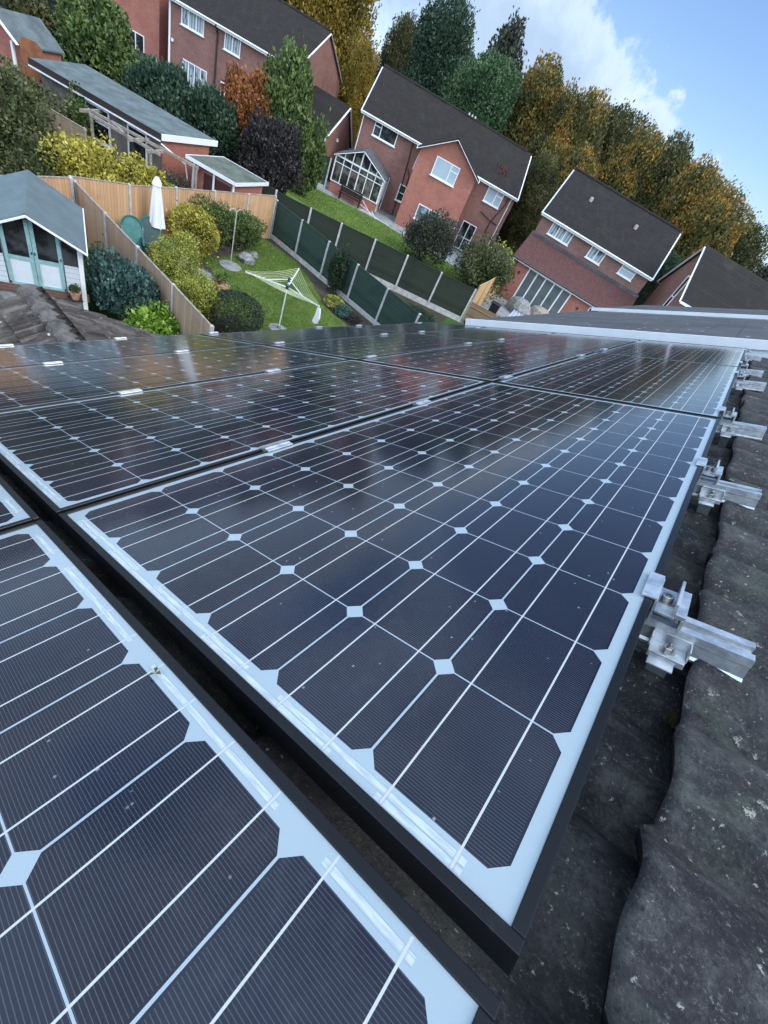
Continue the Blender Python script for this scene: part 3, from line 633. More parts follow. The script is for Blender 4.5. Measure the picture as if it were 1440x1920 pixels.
# ------------------------------------------------------------------ the neighbours' roofs along the terrace
def terrace(name, lab, y0, y1, ztop, xe, xr, board, matl):
    t = thing(name, lab, 'house')
    m = MB(); m.box(xe, xr, y0 + 0.015, y1, ztop - 0.16, ztop); o = m.build('roof', matl, t); o.matrix_local = ROOF
    m = MB(); m.box(xe, xr, y0 - 0.012, y0 + 0.012, ztop - board, ztop + 0.014); o = m.build('bargeboard', MT['white_dirty'], t, bevel=0.004); o.matrix_local = ROOF
    m = MB(); m.box(xe + 0.15, xr, y0 + 0.012, y0 + 0.035, ztop - 0.30, ztop - board + 0.01); o = m.build('cladding', MT['white_dirty'], t); o.matrix_local = ROOF
    m = MB(); m.box(xe - .03, xe + .02, y0, y1, ztop - 0.12, ztop - 0.01); o = m.build('gutter', MT['pipe_dark'], t); o.matrix_local = ROOF
    a = ROOF @ Vector((xe + 0.35, 0, 0)); m = MB(); m.box(a.x, a.x + 7.5, y0 + 0.05, y1 - 0.01, 0, 5.0); m.build('wall', MT['brick_a'], t)
    r = ROOF @ Vector((xr, y0, ztop)); m = MB(); m.add([(r.x, y0, r.z), (r.x, y1, r.z), (r.x + 5.5, y1, r.z - 2.9), (r.x + 5.5, y0, r.z - 2.9)], [(0, 1, 2, 3)]); m.build('far_roof_slope', matl, t)
    return t
terrace('terraced_house', 'next house along the terrace, grey speckled roof behind the thick white bargeboard', 5.20, 10.45, -0.006, -2.97, 2.6, 0.072, MT['slate'])
terrace('terraced_house', 'farther terraced house, thin strip of mossy roof behind the narrow white bargeboard', 10.46, 16.0, 0.055, -2.85, 2.6, 0.05, MT['slate'])
# ------------------------------------------------------------------ ground, lawns, paths
def sheet(name, pts, z, matl, kind='structure'):
    m = MB(); m.add([(p[0], p[1], z) for p in pts], [tuple(range(len(pts)))])
    o = m.build(name, matl); return tag(o, kind=kind)
def wavy(pts, n=6, amp=0.12, seed=0):
    rng = random.Random(seed); out = []
    for i, p in enumerate(pts):
        q = pts[(i + 1) % len(pts)]
        for k in range(n):
            t = k / n; a = 0 if k == 0 else amp
            out.append((p[0] + (q[0] - p[0]) * t + rng.uniform(-a, a), p[1] + (q[1] - p[1]) * t + rng.uniform(-a, a)))
    return out
sheet('ground', [(-600, -300), (300, -300), (300, 700), (-600, 700)], 0.0, MT['ground'])
sheet('soil_bed', [(-19.0, 9.6), (-16.3, 9.4), (-13.6, 7.6), (-4, 7.6), (-4, 15.6), (-19.0, 15.6)], 0.004, MT['soil'])
sheet('lawn', wavy([(-16.5, 10.1), (-15.6, 10.3), (-14.1, 9.9), (-13.2, 9.2), (-11.9, 9.1), (-4.5, 9.0), (-4.5, 13.8), (-11.2, 14.0), (-12.9, 14.0), (-14.4, 14.7), (-16.6, 15.45), (-18.85, 15.1), (-18.5, 14.0), (-17.2, 12.9), (-16.5, 11.2)], 5, 0.06, 1), 0.008, MT['lawn'])
sheet('path', [(-16.0, 9.55), (-15.2, 10.05), (-14.0, 9.35), (-13.2, 8.85), (-13.4, 8.3), (-14.6, 8.9)], 0.012, MT['blue_slab'])
sheet('patio', [(-18.2, 6.5), (-15.6, 6.5), (-15.5, 9.6), (-17.6, 9.7)], 0.012, MT['slab'])
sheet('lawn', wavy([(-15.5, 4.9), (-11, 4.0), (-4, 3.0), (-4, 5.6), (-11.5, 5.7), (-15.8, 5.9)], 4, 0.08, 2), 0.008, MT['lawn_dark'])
H2o, H2a = Vector((-29.9027, 30.9003, 0)), R(35.195)
H2 = place(H2o.x, H2o.y, 0, H2a)
def h2(x, y, z=0): return H2 @ Vector((x, y, z))
sheet('lawn', wavy([h2(-2.5, -9.2)[:2], h2(-1.8, -4.5)[:2], h2(1.5, -4.2)[:2], h2(4.0, -4.4)[:2], h2(6.5, -5.0)[:2], h2(12.6, -6.5)[:2], h2(12.2, -15.5)[:2], h2(4, -16.5)[:2]], 5, 0.1, 3), 0.008, MT['lawn'])
sheet('patio', [h2(-1.5, -4.4)[:2], h2(-1.5, -.1)[:2], h2(13, -.1)[:2], h2(13, -6.4)[:2], h2(6.4, -5.0)[:2], h2(4.2, -4.3)[:2]], 0.006, MT['slab'])
H3o, H3a = Vector((-14.9689, 35.4709, 0)), R(16.275)
H3 = place(H3o.x, H3o.y, 0, H3a)
sheet('patio', [(H3 @ Vector(p))[:2] for p in ((-1.0, -9.5, 0), (12, -10.5, 0), (12, -2.6, 0), (-1.5, -2.6, 0))], 0.006, MT['slab'])
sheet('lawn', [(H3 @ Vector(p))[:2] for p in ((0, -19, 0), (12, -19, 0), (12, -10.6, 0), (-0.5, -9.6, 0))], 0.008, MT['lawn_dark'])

# ------------------------------------------------------------------ foliage
def leaf_cloud(blobs, n, size, seed, up=0.25, lump=0.28, zmin=0.03, aspect=0.55, shell=0.45):
    """many small leaf faces spread through lumpy ellipsoids; blobs: (cx,cy,cz,rx,ry,rz)"""
    rng = np.random.default_rng(seed); B = np.array(blobs, float)
    w = (B[:, 3] * B[:, 4] + B[:, 4] * B[:, 5] + B[:, 3] * B[:, 5]); w = w / w.sum()
    idx = rng.choice(len(B), n, p=w); b = B[idx]
    d = rng.normal(size=(n, 3)); d /= np.linalg.norm(d, axis=1, keepdims=True)
    ph = rng.uniform(0, 6.28, (len(B), 8))[idx]
    f = (np.sin(3.1 * d[:, 0] + 2.3 * d[:, 2] + ph[:, 0]) + np.sin(3.7 * d[:, 1] - 2.9 * d[:, 2] + ph[:, 1]) + np.sin(5.9 * d[:, 0] - 4.7 * d[:, 1] + ph[:, 2]) * .8
         + np.sin(8.3 * d[:, 2] + 7.1 * d[:, 1] + ph[:, 3]) * .6 + np.sin(11 * d[:, 0] + 9.7 * d[:, 2] + ph[:, 4]) * .5) / 3.2
    r = 1 + lump * f - shell * rng.random(n) ** 2.2
    r = r * np.where(rng.random(n) < 0.09, rng.uniform(1.0, 1.28, n), 1.0)
    p = b[:, :3] + d * r[:, None] * b[:, 3:]
    keep = p[:, 2] > zmin; p = p[keep]; d = d[keep]; n = len(p)
    ax = rng.normal(size=(n, 3)) + d * 0.9 + np.array([0, 0, up * 4]); ax /= np.linalg.norm(ax, axis=1, keepdims=True)
    sd_ = np.cross(ax, rng.normal(size=(n, 3))); sd_ /= np.linalg.norm(sd_, axis=1, keepdims=True)
    s = size * rng.uniform(0.6, 1.45, n)[:, None]
    a = ax * s; c = sd_ * s * aspect * 0.5
    V = np.empty((n, 4, 3)); V[:, 0] = p - a * 0.5; V[:, 1] = p + c; V[:, 2] = p + a * 0.5; V[:, 3] = p - c
    return V.reshape(-1, 3), np.arange(4 * n).reshape(-1, 4)
def leaf_mesh(name, *args, **kw):
    me = bpy.data.meshes.new(name); V, F = leaf_cloud(*args, **kw); set_mesh(me, V, F); return me
def branches(mb, base, top, r, seed, n=7, spread=0.5):
    rng = random.Random(seed); base, top = Vector(base), Vector(top); h = (top - base).length
    mb.tube([base, base.lerp(top, .35) + Vector((rng.uniform(-.03, .03) * h, rng.uniform(-.03, .03) * h, 0)), base.lerp(top, .7), top], [r, r * .75, r * .42, r * .12], 8)
    for k in range(n):
        t = 0.3 + 0.6 * k / n; s = base.lerp(top, t); a = rng.uniform(0, 6.28); L = h * spread * (1 - t * .6) * rng.uniform(.6, 1)
        e = s + Vector((math.cos(a) * L, math.sin(a) * L, L * rng.uniform(.35, .9)))
        mb.tube([s, s.lerp(e, .5) + Vector((0, 0, -.04 * L)), e], [r * .4 * (1 - t * .5), r * .25, r * .06], 6)
def shrub(name, label, cat, pos, rx, ry, h, leaf, n, size, seed, group=None, nb=6, low=True, up=0.2, lump=0.36, stem=0.05, z0=0.0):
    """a bush standing at pos: foliage to the ground and a few stems"""
    rng = random.Random(seed); t = thing(name, label, cat, place(pos[0], pos[1], z0), group)
    bl = [(0, 0, h * (.5 if low else .62), rx * .86, ry * .86, h * (.5 if low else .38))]
    for k in range(nb):
        a = 6.28 * k / nb + rng.uniform(-.4, .4); q = rng.uniform(.34, .66)
        bl.append((rx * q * math.cos(a), ry * q * math.sin(a), h * rng.uniform(.34 if low else .5, .80), rx * rng.uniform(.32, .58), ry * rng.uniform(.32, .58), h * rng.uniform(.16, .32)))
    link('foliage', leaf_mesh(name, bl, int(n * 1.7), size * .76, seed, up=up, lump=lump), LF[leaf], t)
    m = MB()
    for k in range(4):
        a = rng.uniform(0, 6.28); m.tube([(.05 * math.cos(a), .05 * math.sin(a), 0), (rx * .3 * math.cos(a), ry * .3 * math.sin(a), h * .4), (rx * .5 * math.cos(a), ry * .5 * math.sin(a), h * .72)], [stem, stem * .6, stem * .2], 6)
    m.build('stem', MT['trunk'], t); return t
def ball(name, label, cat, pos, r, h, leaf, n, size, seed, group=None, lump=0.07):
    t = thing(name, label, cat, place(pos[0], pos[1]), group)
    link('foliage', leaf_mesh(name, [(0, 0, h * .5, r, r, h * .5)], n, size, seed, up=0.02, lump=lump, shell=.2), LF[leaf], t)
    m = MB(); m.tube([(0, 0, 0), (0.02, 0, h * .5)], [.06, .03], 6); m.build('stem', MT['trunk'], t); return t

def inside(poly, P):
    r = np.zeros(len(P), bool); n = len(poly)
    for i in range(n):
        (x1, y1), (x2, y2) = poly[i], poly[(i + 1) % n]
        c = ((y1 > P[:, 1]) != (y2 > P[:, 1])) & (P[:, 0] < (x2 - x1) * (P[:, 1] - y1) / (y2 - y1 + 1e-12) + x1); r ^= c
    return r
def grass(label, poly, n, h, w, seed, matl):
    """short blades over a lawn, a little past its edge"""
    rng = np.random.default_rng(seed); pa = np.array(poly); lo, hi = pa.min(0), pa.max(0)
    P = rng.uniform(lo, hi, (n * 3, 2)); P = P[inside(poly, P)][:n]; n = len(P); P = P + rng.normal(0, .05, (n, 2))
    a = rng.uniform(0, 6.28, n); H = h * rng.uniform(.5, 1.5, n); lean = rng.normal(0, .5, (n, 2)) * H[:, None]; V = np.zeros((n, 4, 3))
    cx_, sx_ = np.cos(a) * w / 2, np.sin(a) * w / 2
    V[:, 0, 0] = P[:, 0] - cx_; V[:, 0, 1] = P[:, 1] - sx_; V[:, 1, 0] = P[:, 0] + cx_; V[:, 1, 1] = P[:, 1] + sx_
    V[:, 2, :2] = P + lean + np.stack([cx_, sx_], 1) * .4; V[:, 3, :2] = P + lean - np.stack([cx_, sx_], 1) * .4; V[:, 2, 2] = H; V[:, 3, 2] = H
    me = bpy.data.meshes.new('grass'); set_mesh(me, V.reshape(-1, 3), np.arange(4 * n).reshape(-1, 4)); o = link('grass', me, matl); return tag(o, label, 'grass', kind='stuff')
LAWN = wavy([(-16.5, 10.1), (-15.6, 10.3), (-14.1, 9.9), (-13.2, 9.2), (-11.9, 9.1), (-9, 9.0), (-9, 13.9), (-11.2, 14.0), (-12.9, 14.0), (-14.4, 14.7), (-16.6, 15.45), (-18.85, 15.1), (-18.5, 14.0), (-17.2, 12.9), (-16.5, 11.2)], 5, 0.05, 1)
grass('short mown grass of the lawn under the washing line', LAWN, 70000, .035, .022, 71, MT['lawn'])
grass('short grass of the lawn in front of the conservatory', [tuple(h2(*p)[:2]) for p in ((-2.4, -9.0), (-1.8, -4.6), (1.5, -4.3), (4.0, -4.5), (6.5, -5.1), (12.5, -6.6), (12.2, -11.5), (4, -12.5))], 30000, .05, .05, 72, MT['lawn'])
# ------------------------------------------------------------------ garden plants
V2 = lambda p: (p.x, p.y)
ball('clipped_bush', 'golden round clipped bush right of the folded white parasol', 'bush', V2(at_z(360, 476, 0)), .92, 1.66, 'yellow', 5200, .085, 21)
shrub('green_shrub', 'green feathery shrub against the orange fence, just right of the golden ball bush', 'shrub', (-17.75, 11.45), .95, .95, 1.68, 'hedge', 5200, .10, 22, up=.3)
shrub('green_shrub', 'rounded green shrub behind the thin bird feeder pole', 'shrub', (-17.5, 13.0), .85, .85, 1.5, 'hedge', 4600, .09, 23, up=.25)
shrub('privet_bush', 'yellow green bush between the orange fence and the grey path', 'shrub', (-14.1, 8.0), 1.35, .85, 1.5, 'privet', 6500, .085, 24, up=.1)
shrub('privet_bush', 'lower yellow green bush hanging over the fence beside the dark ball bush', 'shrub', (-12.4, 7.75), .95, .75, 1.25, 'privet', 4600, .08, 25, up=.1)
ball('clipped_bush', 'dark green clipped ball bush beside the end of the orange fence', 'bush', V2(at_z(440, 622, 0)), .83, 1.32, 'box', 8000, .055, 26)
shrub('blue_shrub', 'blue green shrub with pale tips in front of the orange fence', 'shrub', (-12.2, 5.45), 1.15, .8, 1.6, 'blue', 4200, .13, 27, low=False, up=.45)
shrub('lime_shrub', 'bright lime green leafy shrub at the lower end of the orange fence', 'shrub', (-11.0, 5.75), .85, .75, 1.15, 'lime', 2600, .15, 28, up=.1)
shrub('dark_shrub', 'dark shrub in the shade between the blue summerhouse and the fence', 'shrub', (-14.2, 5.75), .7, .4, 1.1, 'ivy', 1500, .12, 29)
shrub('climbing_shrub', 'dark climbing shrub against the green fence panels', 'shrub', (-13.95, 15.35), .5, .3, 1.95, 'box', 2600, .10, 30, up=.3)
ball('low_shrub', 'small lime coloured mound in the soil bed by the green fence', 'shrub', V2(at_z(624, 577, 0)), .42, .5, 'privet', 1100, .08, 31, lump=.15)
ball('low_shrub', 'small blue green mound beside the lime coloured mound', 'shrub', V2(at_z(642, 592, 0)), .42, .42, 'blue', 900, .09, 32, lump=.15)
shrub('flowering_plant', 'low brown plant with pale flowers at the corner of the soil bed', 'plant', V2(at_z(662, 608, 0)), .4, .4, .4, 'purple', 500, .08, 33)
shrub('dead_flower', 'withered plant with white seed heads against the green fence', 'plant', V2(at_z(618, 545, 0)), .25, .25, .75, 'greygreen', 260, .09, 34, stem=.015)
shrub('dark_shrub', 'low dark shrub between the two green fences by the panel edge', 'shrub', V2(at_z(772, 612, 0)), 1.1, .75, .95, 'box', 3200, .09, 35)
shrub('round_shrub', 'grey green rounded shrub in front of the brick wing of the house', 'shrub', V2(at_z(786, 492, 0)), 1.75, 1.6, 3.0, 'greygreen', 8000, .16, 36, nb=7)
shrub('laurel_shrub', 'large glossy shrub with yellow green top beside the upright orange boards', 'shrub', (-14.05, 29.0), 2.05, 1.9, 3.15, 'ivy', 8500, .19, 37, nb=8)
ball('low_shrub', 'yellow green sprouting top of the glossy shrub by the back door', 'shrub', (-14.3, 30.6), 1.2, 3.2, 'privet', 1800, .16, 38, lump=.25)
shrub('yellow_shrub', 'bright yellow shrub leaning over the orange back fence on its left', 'shrub', (-18.55, 7.6), 1.05, 1.2, 2.6, 'yellow', 6000, .14, 39, nb=7, up=.1, lump=.3)
shrub('yellow_shrub', 'lower half of the yellow hedge above the fence panel behind the parasol', 'shrub', (-18.45, 9.1), .9, 1.2, 2.15, 'yellow', 5000, .13, 40, nb=6, up=.1, lump=.3)
shrub('ivy_hedge', 'tall ivy covered hedge at the left edge behind the summerhouse', 'hedge', (-21.0, 5.1), 1.2, 2.4, 3.3, 'ivy', 12000, .15, 41, nb=8, lump=.3)
shrub('ivy_hedge', 'low tangled hedge between the summerhouse roof and the yellow shrub', 'hedge', (-19.4, 6.4), .9, 1.3, 1.9, 'ivy', 6500, .14, 42, nb=6, lump=.3)
shrub('ivy_hedge', 'rough hedge in the upper left corner below the white gabled shed', 'hedge', (-24.6, 6.6), 1.6, 2.6, 2.7, 'ivy', 9000, .17, 43, nb=7, lump=.3)
shrub('green_shrub', 'green bush in front of the long flat roofed outbuilding', 'shrub', (-24.9, 9.75), .75, .55, 2.2, 'hedge', 3200, .12, 44)
shrub('bare_shrub', 'grey twiggy shrub under the timber pergola beside the brick garage', 'shrub', (-19.9, 10.9), .8, .9, 1.7, 'greygreen', 1800, .10, 45, stem=.03)
shrub('willow_shrub', 'big drooping green shrub in front of the left brick house', 'shrub', (-34.0, 14.4), 1.9, 2.1, 4.2, 'hedge', 11000, .28, 46, nb=8, lump=.32)
shrub('willow_shrub', 'lower green shrub spilling over the far edge of the long flat roof', 'shrub', (-32.2, 15.7), 1.3, 1.5, 2.7, 'hedge', 5200, .24, 47, lump=.3)
shrub('brown_shrub', 'brownish green shrub beside the grey domed cover at upper left', 'shrub', (-36.2, 12.2), 1.4, 1.3, 3.1, 'olive', 3800, .24, 48)
shrub('conifer_hedge', 'dark green conifer hedge behind the long flat roof', 'hedge', (-29.6, 15.9), 1.7, 2.0, 3.4, 'deep', 9000, .24, 49, nb=8, up=.4)
shrub('conifer_hedge', 'dark green conifer clump left of the orange leaved shrub', 'hedge', (-27.9, 17.8), 1.5, 1.7, 3.2, 'deep', 7500, .24, 50, nb=6, up=.4)
shrub('orange_shrub', 'orange brown autumn shrub in front of the brick house', 'shrub', (-28.1, 19.9), 1.6, 1.35, 4.4, 'orange', 8500, .22, 51, nb=7, up=.35)
shrub('tall_shrub', 'tall upright green tree shrub hiding the right end of the upper house', 'tree', (-27.4, 21.9), 1.55, 1.6, 6.3, 'hedge', 11000, .26, 52, nb=8, up=.5, lump=.3, stem=.12)
shrub('purple_shrub', 'large dark purple brown shrub above the green fence corner', 'shrub', (-24.6, 19.3), 1.75, 1.6, 3.6, 'purple', 12000, .20, 53, nb=8, up=.3)
shrub('tall_shrub', 'narrow green shrub growing between the purple shrub and the far garage', 'shrub', (-26.2, 23.4), 1.0, 1.0, 4.0, 'hedge', 4500, .24, 54, up=.5)

# ------------------------------------------------------------------ fences
def fence(name, label, posts, h, pm, bm_, gravel=0.0, post_w=0.1, post_h=None, skip=(), cap=True, rails=0, z0=0.0):
    a, b = posts[0], posts[-1]; rz = math.atan2(b[1] - a[1], b[0] - a[0])
    M0 = place(a[0], a[1], z0, rz); inv = M0.inverted(); t = thing(name, label, 'fence', M0)
    loc = [inv @ Vector((p[0], p[1], z0)) for p in posts]; ph = post_h or h + .06
    for p in loc:
        m = MB(); m.add([(p.x + i * post_w / 2, p.y + j * post_w / 2, 0) for i, j in ((-1, -1), (1, -1), (1, 1), (-1, 1))] + [(p.x + i * post_w / 2 * .9, p.y + j * post_w / 2 * .9, ph - .03) for i, j in ((-1, -1), (1, -1), (1, 1), (-1, 1))] + [(p.x, p.y, ph)],
              [(0, 1, 5, 4), (1, 2, 6, 5), (2, 3, 7, 6), (3, 0, 4, 7), (4, 5, 8), (5, 6, 8), (6, 7, 8), (7, 4, 8)]); m.build('post', pm, t)
    for i in range(len(loc) - 1):
        if i in skip: continue
        p, q = loc[i], loc[i + 1]; d = (q - p).normalized(); s = p + d * post_w * .45; e = q - d * post_w * .45; n_ = Vector((-d.y, d.x, 0))
        hh = h + random.uniform(-.02, .02)
        m = MB(); L = (e - s).length; nb = max(2, int(L / .105)) if not rails else 1
        m.add([s + n_ * .012 + Vector((0, 0, gravel)), e + n_ * .012 + Vector((0, 0, gravel)), e - n_ * .012 + Vector((0, 0, gravel)), s - n_ * .012 + Vector((0, 0, gravel)),
               s + n_ * .012 + Vector((0, 0, hh)), e + n_ * .012 + Vector((0, 0, hh)), e - n_ * .012 + Vector((0, 0, hh)), s - n_ * .012 + Vector((0, 0, hh))], [(0, 1, 2, 3), (4, 5, 6, 7), (0, 1, 5, 4), (1, 2, 6, 5), (2, 3, 7, 6), (3, 0, 4, 7)])
        pn_ = m.build('panel', bm_, t)
        if cap:
            m = MB(); m.bar(s + Vector((0, 0, hh + .012)), e + Vector((0, 0, hh + .012)), .05, .025); m.build('capping', MT['timber_old'] if bm_ in (MT['fence_brown'], MT['fence_old']) else bm_, pn_)
        for k in range(rails):
            zz = gravel + (hh - gravel) * (k + .5) / rails; m = MB(); m.bar(s - n_ * .03 + Vector((0, 0, zz)), e - n_ * .03 + Vector((0, 0, zz)), .035, .05); m.build('rail', bm_, pn_)
        if gravel:
            m = MB(); m.add([s + n_ * .022, e + n_ * .022, e - n_ * .022, s - n_ * .022] + [x + Vector((0, 0, gravel)) for x in (s + n_ * .022, e + n_ * .022, e - n_ * .022, s - n_ * .022)],
                            [(0, 1, 2, 3), (4, 5, 6, 7), (0, 1, 5, 4), (1, 2, 6, 5), (2, 3, 7, 6), (3, 0, 4, 7)]); m.build('gravel_board', MT['concrete'], t)
    return t
fence('wooden_fence', 'orange brown board fence running down between the summerhouse garden and the lawn', [(-16.95, 6.34), (-14.95, 6.30), (-13.03, 6.27), (-11.04, 6.22), (-9.08, 6.15)], 1.74, MT['concrete'], MT['fence_old'], 0.0, .09)
fence('wooden_fence', 'orange back fence with vertical boards behind the parasol and golden bush', [(-17.0, 6.25), (-17.2, 8.05), (-17.72, 9.97), (-18.12, 11.80), (-18.52, 13.67), (-18.95, 15.45)], 1.83, MT['concrete'], MT['fence_brown'], 0.0, .09)
fence('wooden_fence', 'short orange fence stretch showing above the summerhouse roof', [(-15.4, 1.5), (-15.95, 3.35), (-16.55, 5.2), (-16.9, 6.2)], 1.82, MT['concrete'], MT['fence_brown'], 0.0, .09)
fence('garden_fence', 'green panelled fence with concrete posts along the right side of the lawn', [(-19.0, 15.62), (-17.12, 15.70), (-15.18, 15.72), (-13.2, 15.74), (-11.25, 15.76), (-9.3, 15.78), (-7.3, 15.8)], 1.66, MT['concrete'], MT['fence_green'], .22, .1)
fence('garden_fence', 'farther green fence with concrete posts in front of the middle house lawn', [(-21.2, 15.0), (-19.65, 16.02), (-18.2, 17.05), (-16.95, 18.05), (-15.6, 19.28), (-14.2, 20.45), (-12.62, 21.68), (-11.0, 22.98)], 1.86, MT['concrete'], MT['fence_dark'], .30, .1)
fence('low_fence', 'low brown horizontal board fence with pale rails beyond the green fence end', [(-10.9, 23.05), (-9.5, 23.9), (-8.1, 24.7)], 1.25, MT['timber_old'], MT['fence_h'], 0, .08, rails=3)
fence('board_fence', 'fresh orange boarded fence running back beside the glossy shrub', [(-11.55, 24.4), (-12.1, 26.4), (-12.75, 28.5), (-13.5, 30.7), (-14.2, 33.0)], 1.80, MT['timber_old'], MT['fence_new'], 0, .08)
fence('board_fence', 'dark orange brown fence panel closing the gap left of the extension', [(-14.3, 33.2), (-12.7, 33.75)], 1.85, MT['timber_old'], MT['fence_old'], 0, .08)
fence('board_fence', 'dark grey fence panel between white posts beside the left brick house', [(-39.65, 19.1), (-39.05, 20.35)], 2.15, MT['concrete'], MT['fence_dark'], 0, .12)
fence('garden_fence', 'green fence panel between pale posts beside the far garage', [h2(-5.2, -3.6)[:2], h2(-3.0, -3.4)[:2], h2(-0.9, -3.2)[:2]], 1.9, MT['concrete'], MT['fence_green'], .2, .1)
fence('timber_fence', 'old grey boarded fence at the left edge below the outbuilding', [(-26.6, 7.2), (-24.2, 8.1), (-22.4, 8.9)], 1.7, MT['timber_old'], MT['fence_old'], 0, .09)

# ------------------------------------------------------------------ garden furniture
u = thing('parasol', 'folded white garden parasol by the golden bush and green chairs', 'parasol', place(-16.75, 8.75))
m = MB(); m.lathe([(.20, .82), (.255, .86), (.215, 1.2), (.165, 1.7), (.115, 2.12), (.10, 2.2)], n=32, wob=lambda k, i: 1 + .10 * math.cos(k * math.pi / 2 + .4) + .05 * math.sin(k * 1.96 + i * .4)); m.build('canopy', MT['cloth_white'], u)
m = MB(); m.lathe([(.15, 2.13), (.13, 2.22), (.075, 2.32), (.05, 2.36), (.01, 2.37)], n=24, wob=lambda k, i: 1 + .13 * math.cos(k * math.pi / 3)); m.build('cap', MT['cloth_white'], u)
m = MB(); m.tube([(0, 0, .05), (0, 0, 2.35)], .022, 8); m.build('pole', MT['timber_old'], u)
m = MB(); m.lathe([(.24, 0.012), (.24, .05), (.06, .09), (.03, .3)], n=20); m.build('base', MT['stone'], u)
def chair(label, x, y, rz, matl):
    t = thing('garden_chair', label, 'chair', place(x, y, .012, rz), 'green garden chairs')
    m = MB(); prof = [(-.27, 0)] + [(-.30 * math.cos(a) if True else 0, .42 + .34 * math.sin(a)) for a in [math.pi * i / 12 for i in range(13)]] + [(.27, 0)]
    m.prism(prof, 0, .03, lambda p, q, s: Vector((p, .26 + q * .42 + s, .36 + q * .92))); m.build('backrest', matl, t)
    m = MB(); pr2 = [(p * 1.07, q * 1.03 + .005) for p, q in prof]; n_ = len(pr2)
    for i in range(n_ - 1):
        a_, b_ = pr2[i], pr2[i + 1]; m.bar((a_[0], .25 + a_[1] * .42, .36 + a_[1] * .92), (b_[0], .25 + b_[1] * .42, .36 + b_[1] * .92), .045, .05)
    m.build('rim', MT['green_plastic'], t)
    m = MB(); m.prism([(-.27, -.30), (.27, -.30), (.26, .26), (-.26, .26)], .34, .38, lambda p, q, s: Vector((p, q, s + (-q) * .12))); m.build('seat', matl, t)
    for i in (-1, 1):
        m = MB(); m.bar((i * .32, -.32, .56), (i * .31, .40, .54), .07, .035); m.build('armrest', matl, t)
        m = MB(); m.bar((i * .31, -.30, 0), (i * .31, -.28, .55), .05, .05); m.build('leg', matl, t)
        m = MB(); m.bar((i * .29, .46, 0), (i * .30, .28, .54), .05, .05); m.build('leg', matl, t)
    return t
chair('left green resin garden chair with a high rounded back against the orange fence', -16.15, 7.62, R(66), MT['green_plastic'])
chair('right green resin garden chair, nearer the folded parasol, darker back', -16.25, 8.30, R(68), MT['green_dark'])
t = thing('garden_table', 'dark green round garden table below the folded parasol', 'table', place(-15.35, 8.3, .012), None)
m = MB(); m.lathe([(.56, .66), (.58, .68), (.58, .70), (.56, .72)], n=28); m.build('tabletop', MT['green_dark'], t)
for k in range(4):
    a = .785 + k * 1.571; m = MB(); m.bar((.42 * math.cos(a), .42 * math.sin(a), 0), (.34 * math.cos(a), .34 * math.sin(a), .67), .045); m.build('leg', MT['green_dark'], t)
p0 = at_z(431.5, 500, 0)
t = thing('feeder_pole', 'thin pale bird feeder pole on a round grey slab in the lawn', 'bird feeder', place(p0.x, p0.y, .008))
m = MB(); m.lathe([(.45, 0), (.45, .045), (.42, .06), (.03, .065)], n=28); m.build('base', MT['stone'], t)
m = MB(); m.tube([(0, 0, .06), (0, 0, 2.05)], .018, 8); m.build('pole', MT['concrete'], t)
m = MB(); m.tube([(0, 0, 2.0), (.03, .1, 2.12), (.05, .22, 2.12), (.05, .3, 2.02)], .014, 6); m.tube([(0, 0, 2.0), (-.03, -.1, 2.1), (-.05, -.2, 2.08), (-.05, -.26, 2.0)], .014, 6); m.build('hook', MT['concrete'], t)
p0 = at_z(521.7, 617.5, 0)
t = thing('washing_line', 'three armed rotary washing line with yellow green cords standing on the lawn', 'washing line', place(p0.x, p0.y, .008))
m = MB(); m.tube([(0, 0, 0), (0, 0, 1.82)], .022, 10); m.build('pole', MT['white_dirty'], t)
m = MB(); m.lathe([(.36, 0), (.36, .025), (.30, .04), (.07, .045), (.06, .14), (.03, .16)], n=24); m.build('socket', MT['stone'], t)
m = MB(); m.lathe([(.05, 1.50), (.075, 1.52), (.075, 1.62), (.04, 1.66)], n=12); m.lathe([(.05, 1.76), (.06, 1.78), (.05, 1.86), (.02, 1.88)], n=12); m.build('hub', MT['green_dark'], t)
angs = [math.atan2(-1.45, -.42), math.atan2(1.0, -.75), math.atan2(.02, 1.6)]; tips = []
for a, L in zip(angs, (1.50, 1.36, 1.62)):
    tip = Vector((math.cos(a) * L, math.sin(a) * L, 1.80)); tips.append(tip); m = MB()
    m.bar((math.cos(a) * .06, math.sin(a) * .06, 1.56), tip, .032, .036); m.build('arm', MT['white_dirty'], t)
    m = MB(); m.bar((math.cos(a) * .05, math.sin(a) * .05, 1.82), Vector((math.cos(a) * L * .5, math.sin(a) * L * .5, 1.68)), .018); m.build('strut', MT['white_dirty'], t)
m = MB()
for k in range(7):
    f_ = .40 + .1 * k
    pts = [Vector((p.x * f_, p.y * f_, 1.56 + (1.80 - 1.56) * f_ + .03)) for p in tips]
    for i in range(3):
        a_, b_ = pts[i], pts[(i + 1) % 3]; mid = a_.lerp(b_, .5) + Vector((0, 0, -.05 - .04 * f_)); m.tube([a_, a_.lerp(mid, .55) + Vector((0, 0, -.02)), mid, mid.lerp(b_, .45) + Vector((0, 0, -.02)), b_], .0055, 4, False)
m.build('line', MT['cord'], t)
tw = t.matrix_world @ tips[2]
m = MB(); m.prism([(-.05, 0), (.02, .02), (.06, -.1), (.09, -.32), (.05, -.52), (-.04, -.55), (-.10, -.50), (-.06, -.25)], -.03, .03, lambda p, q, s: Vector((p * 1.1, s + p * .4, q)))
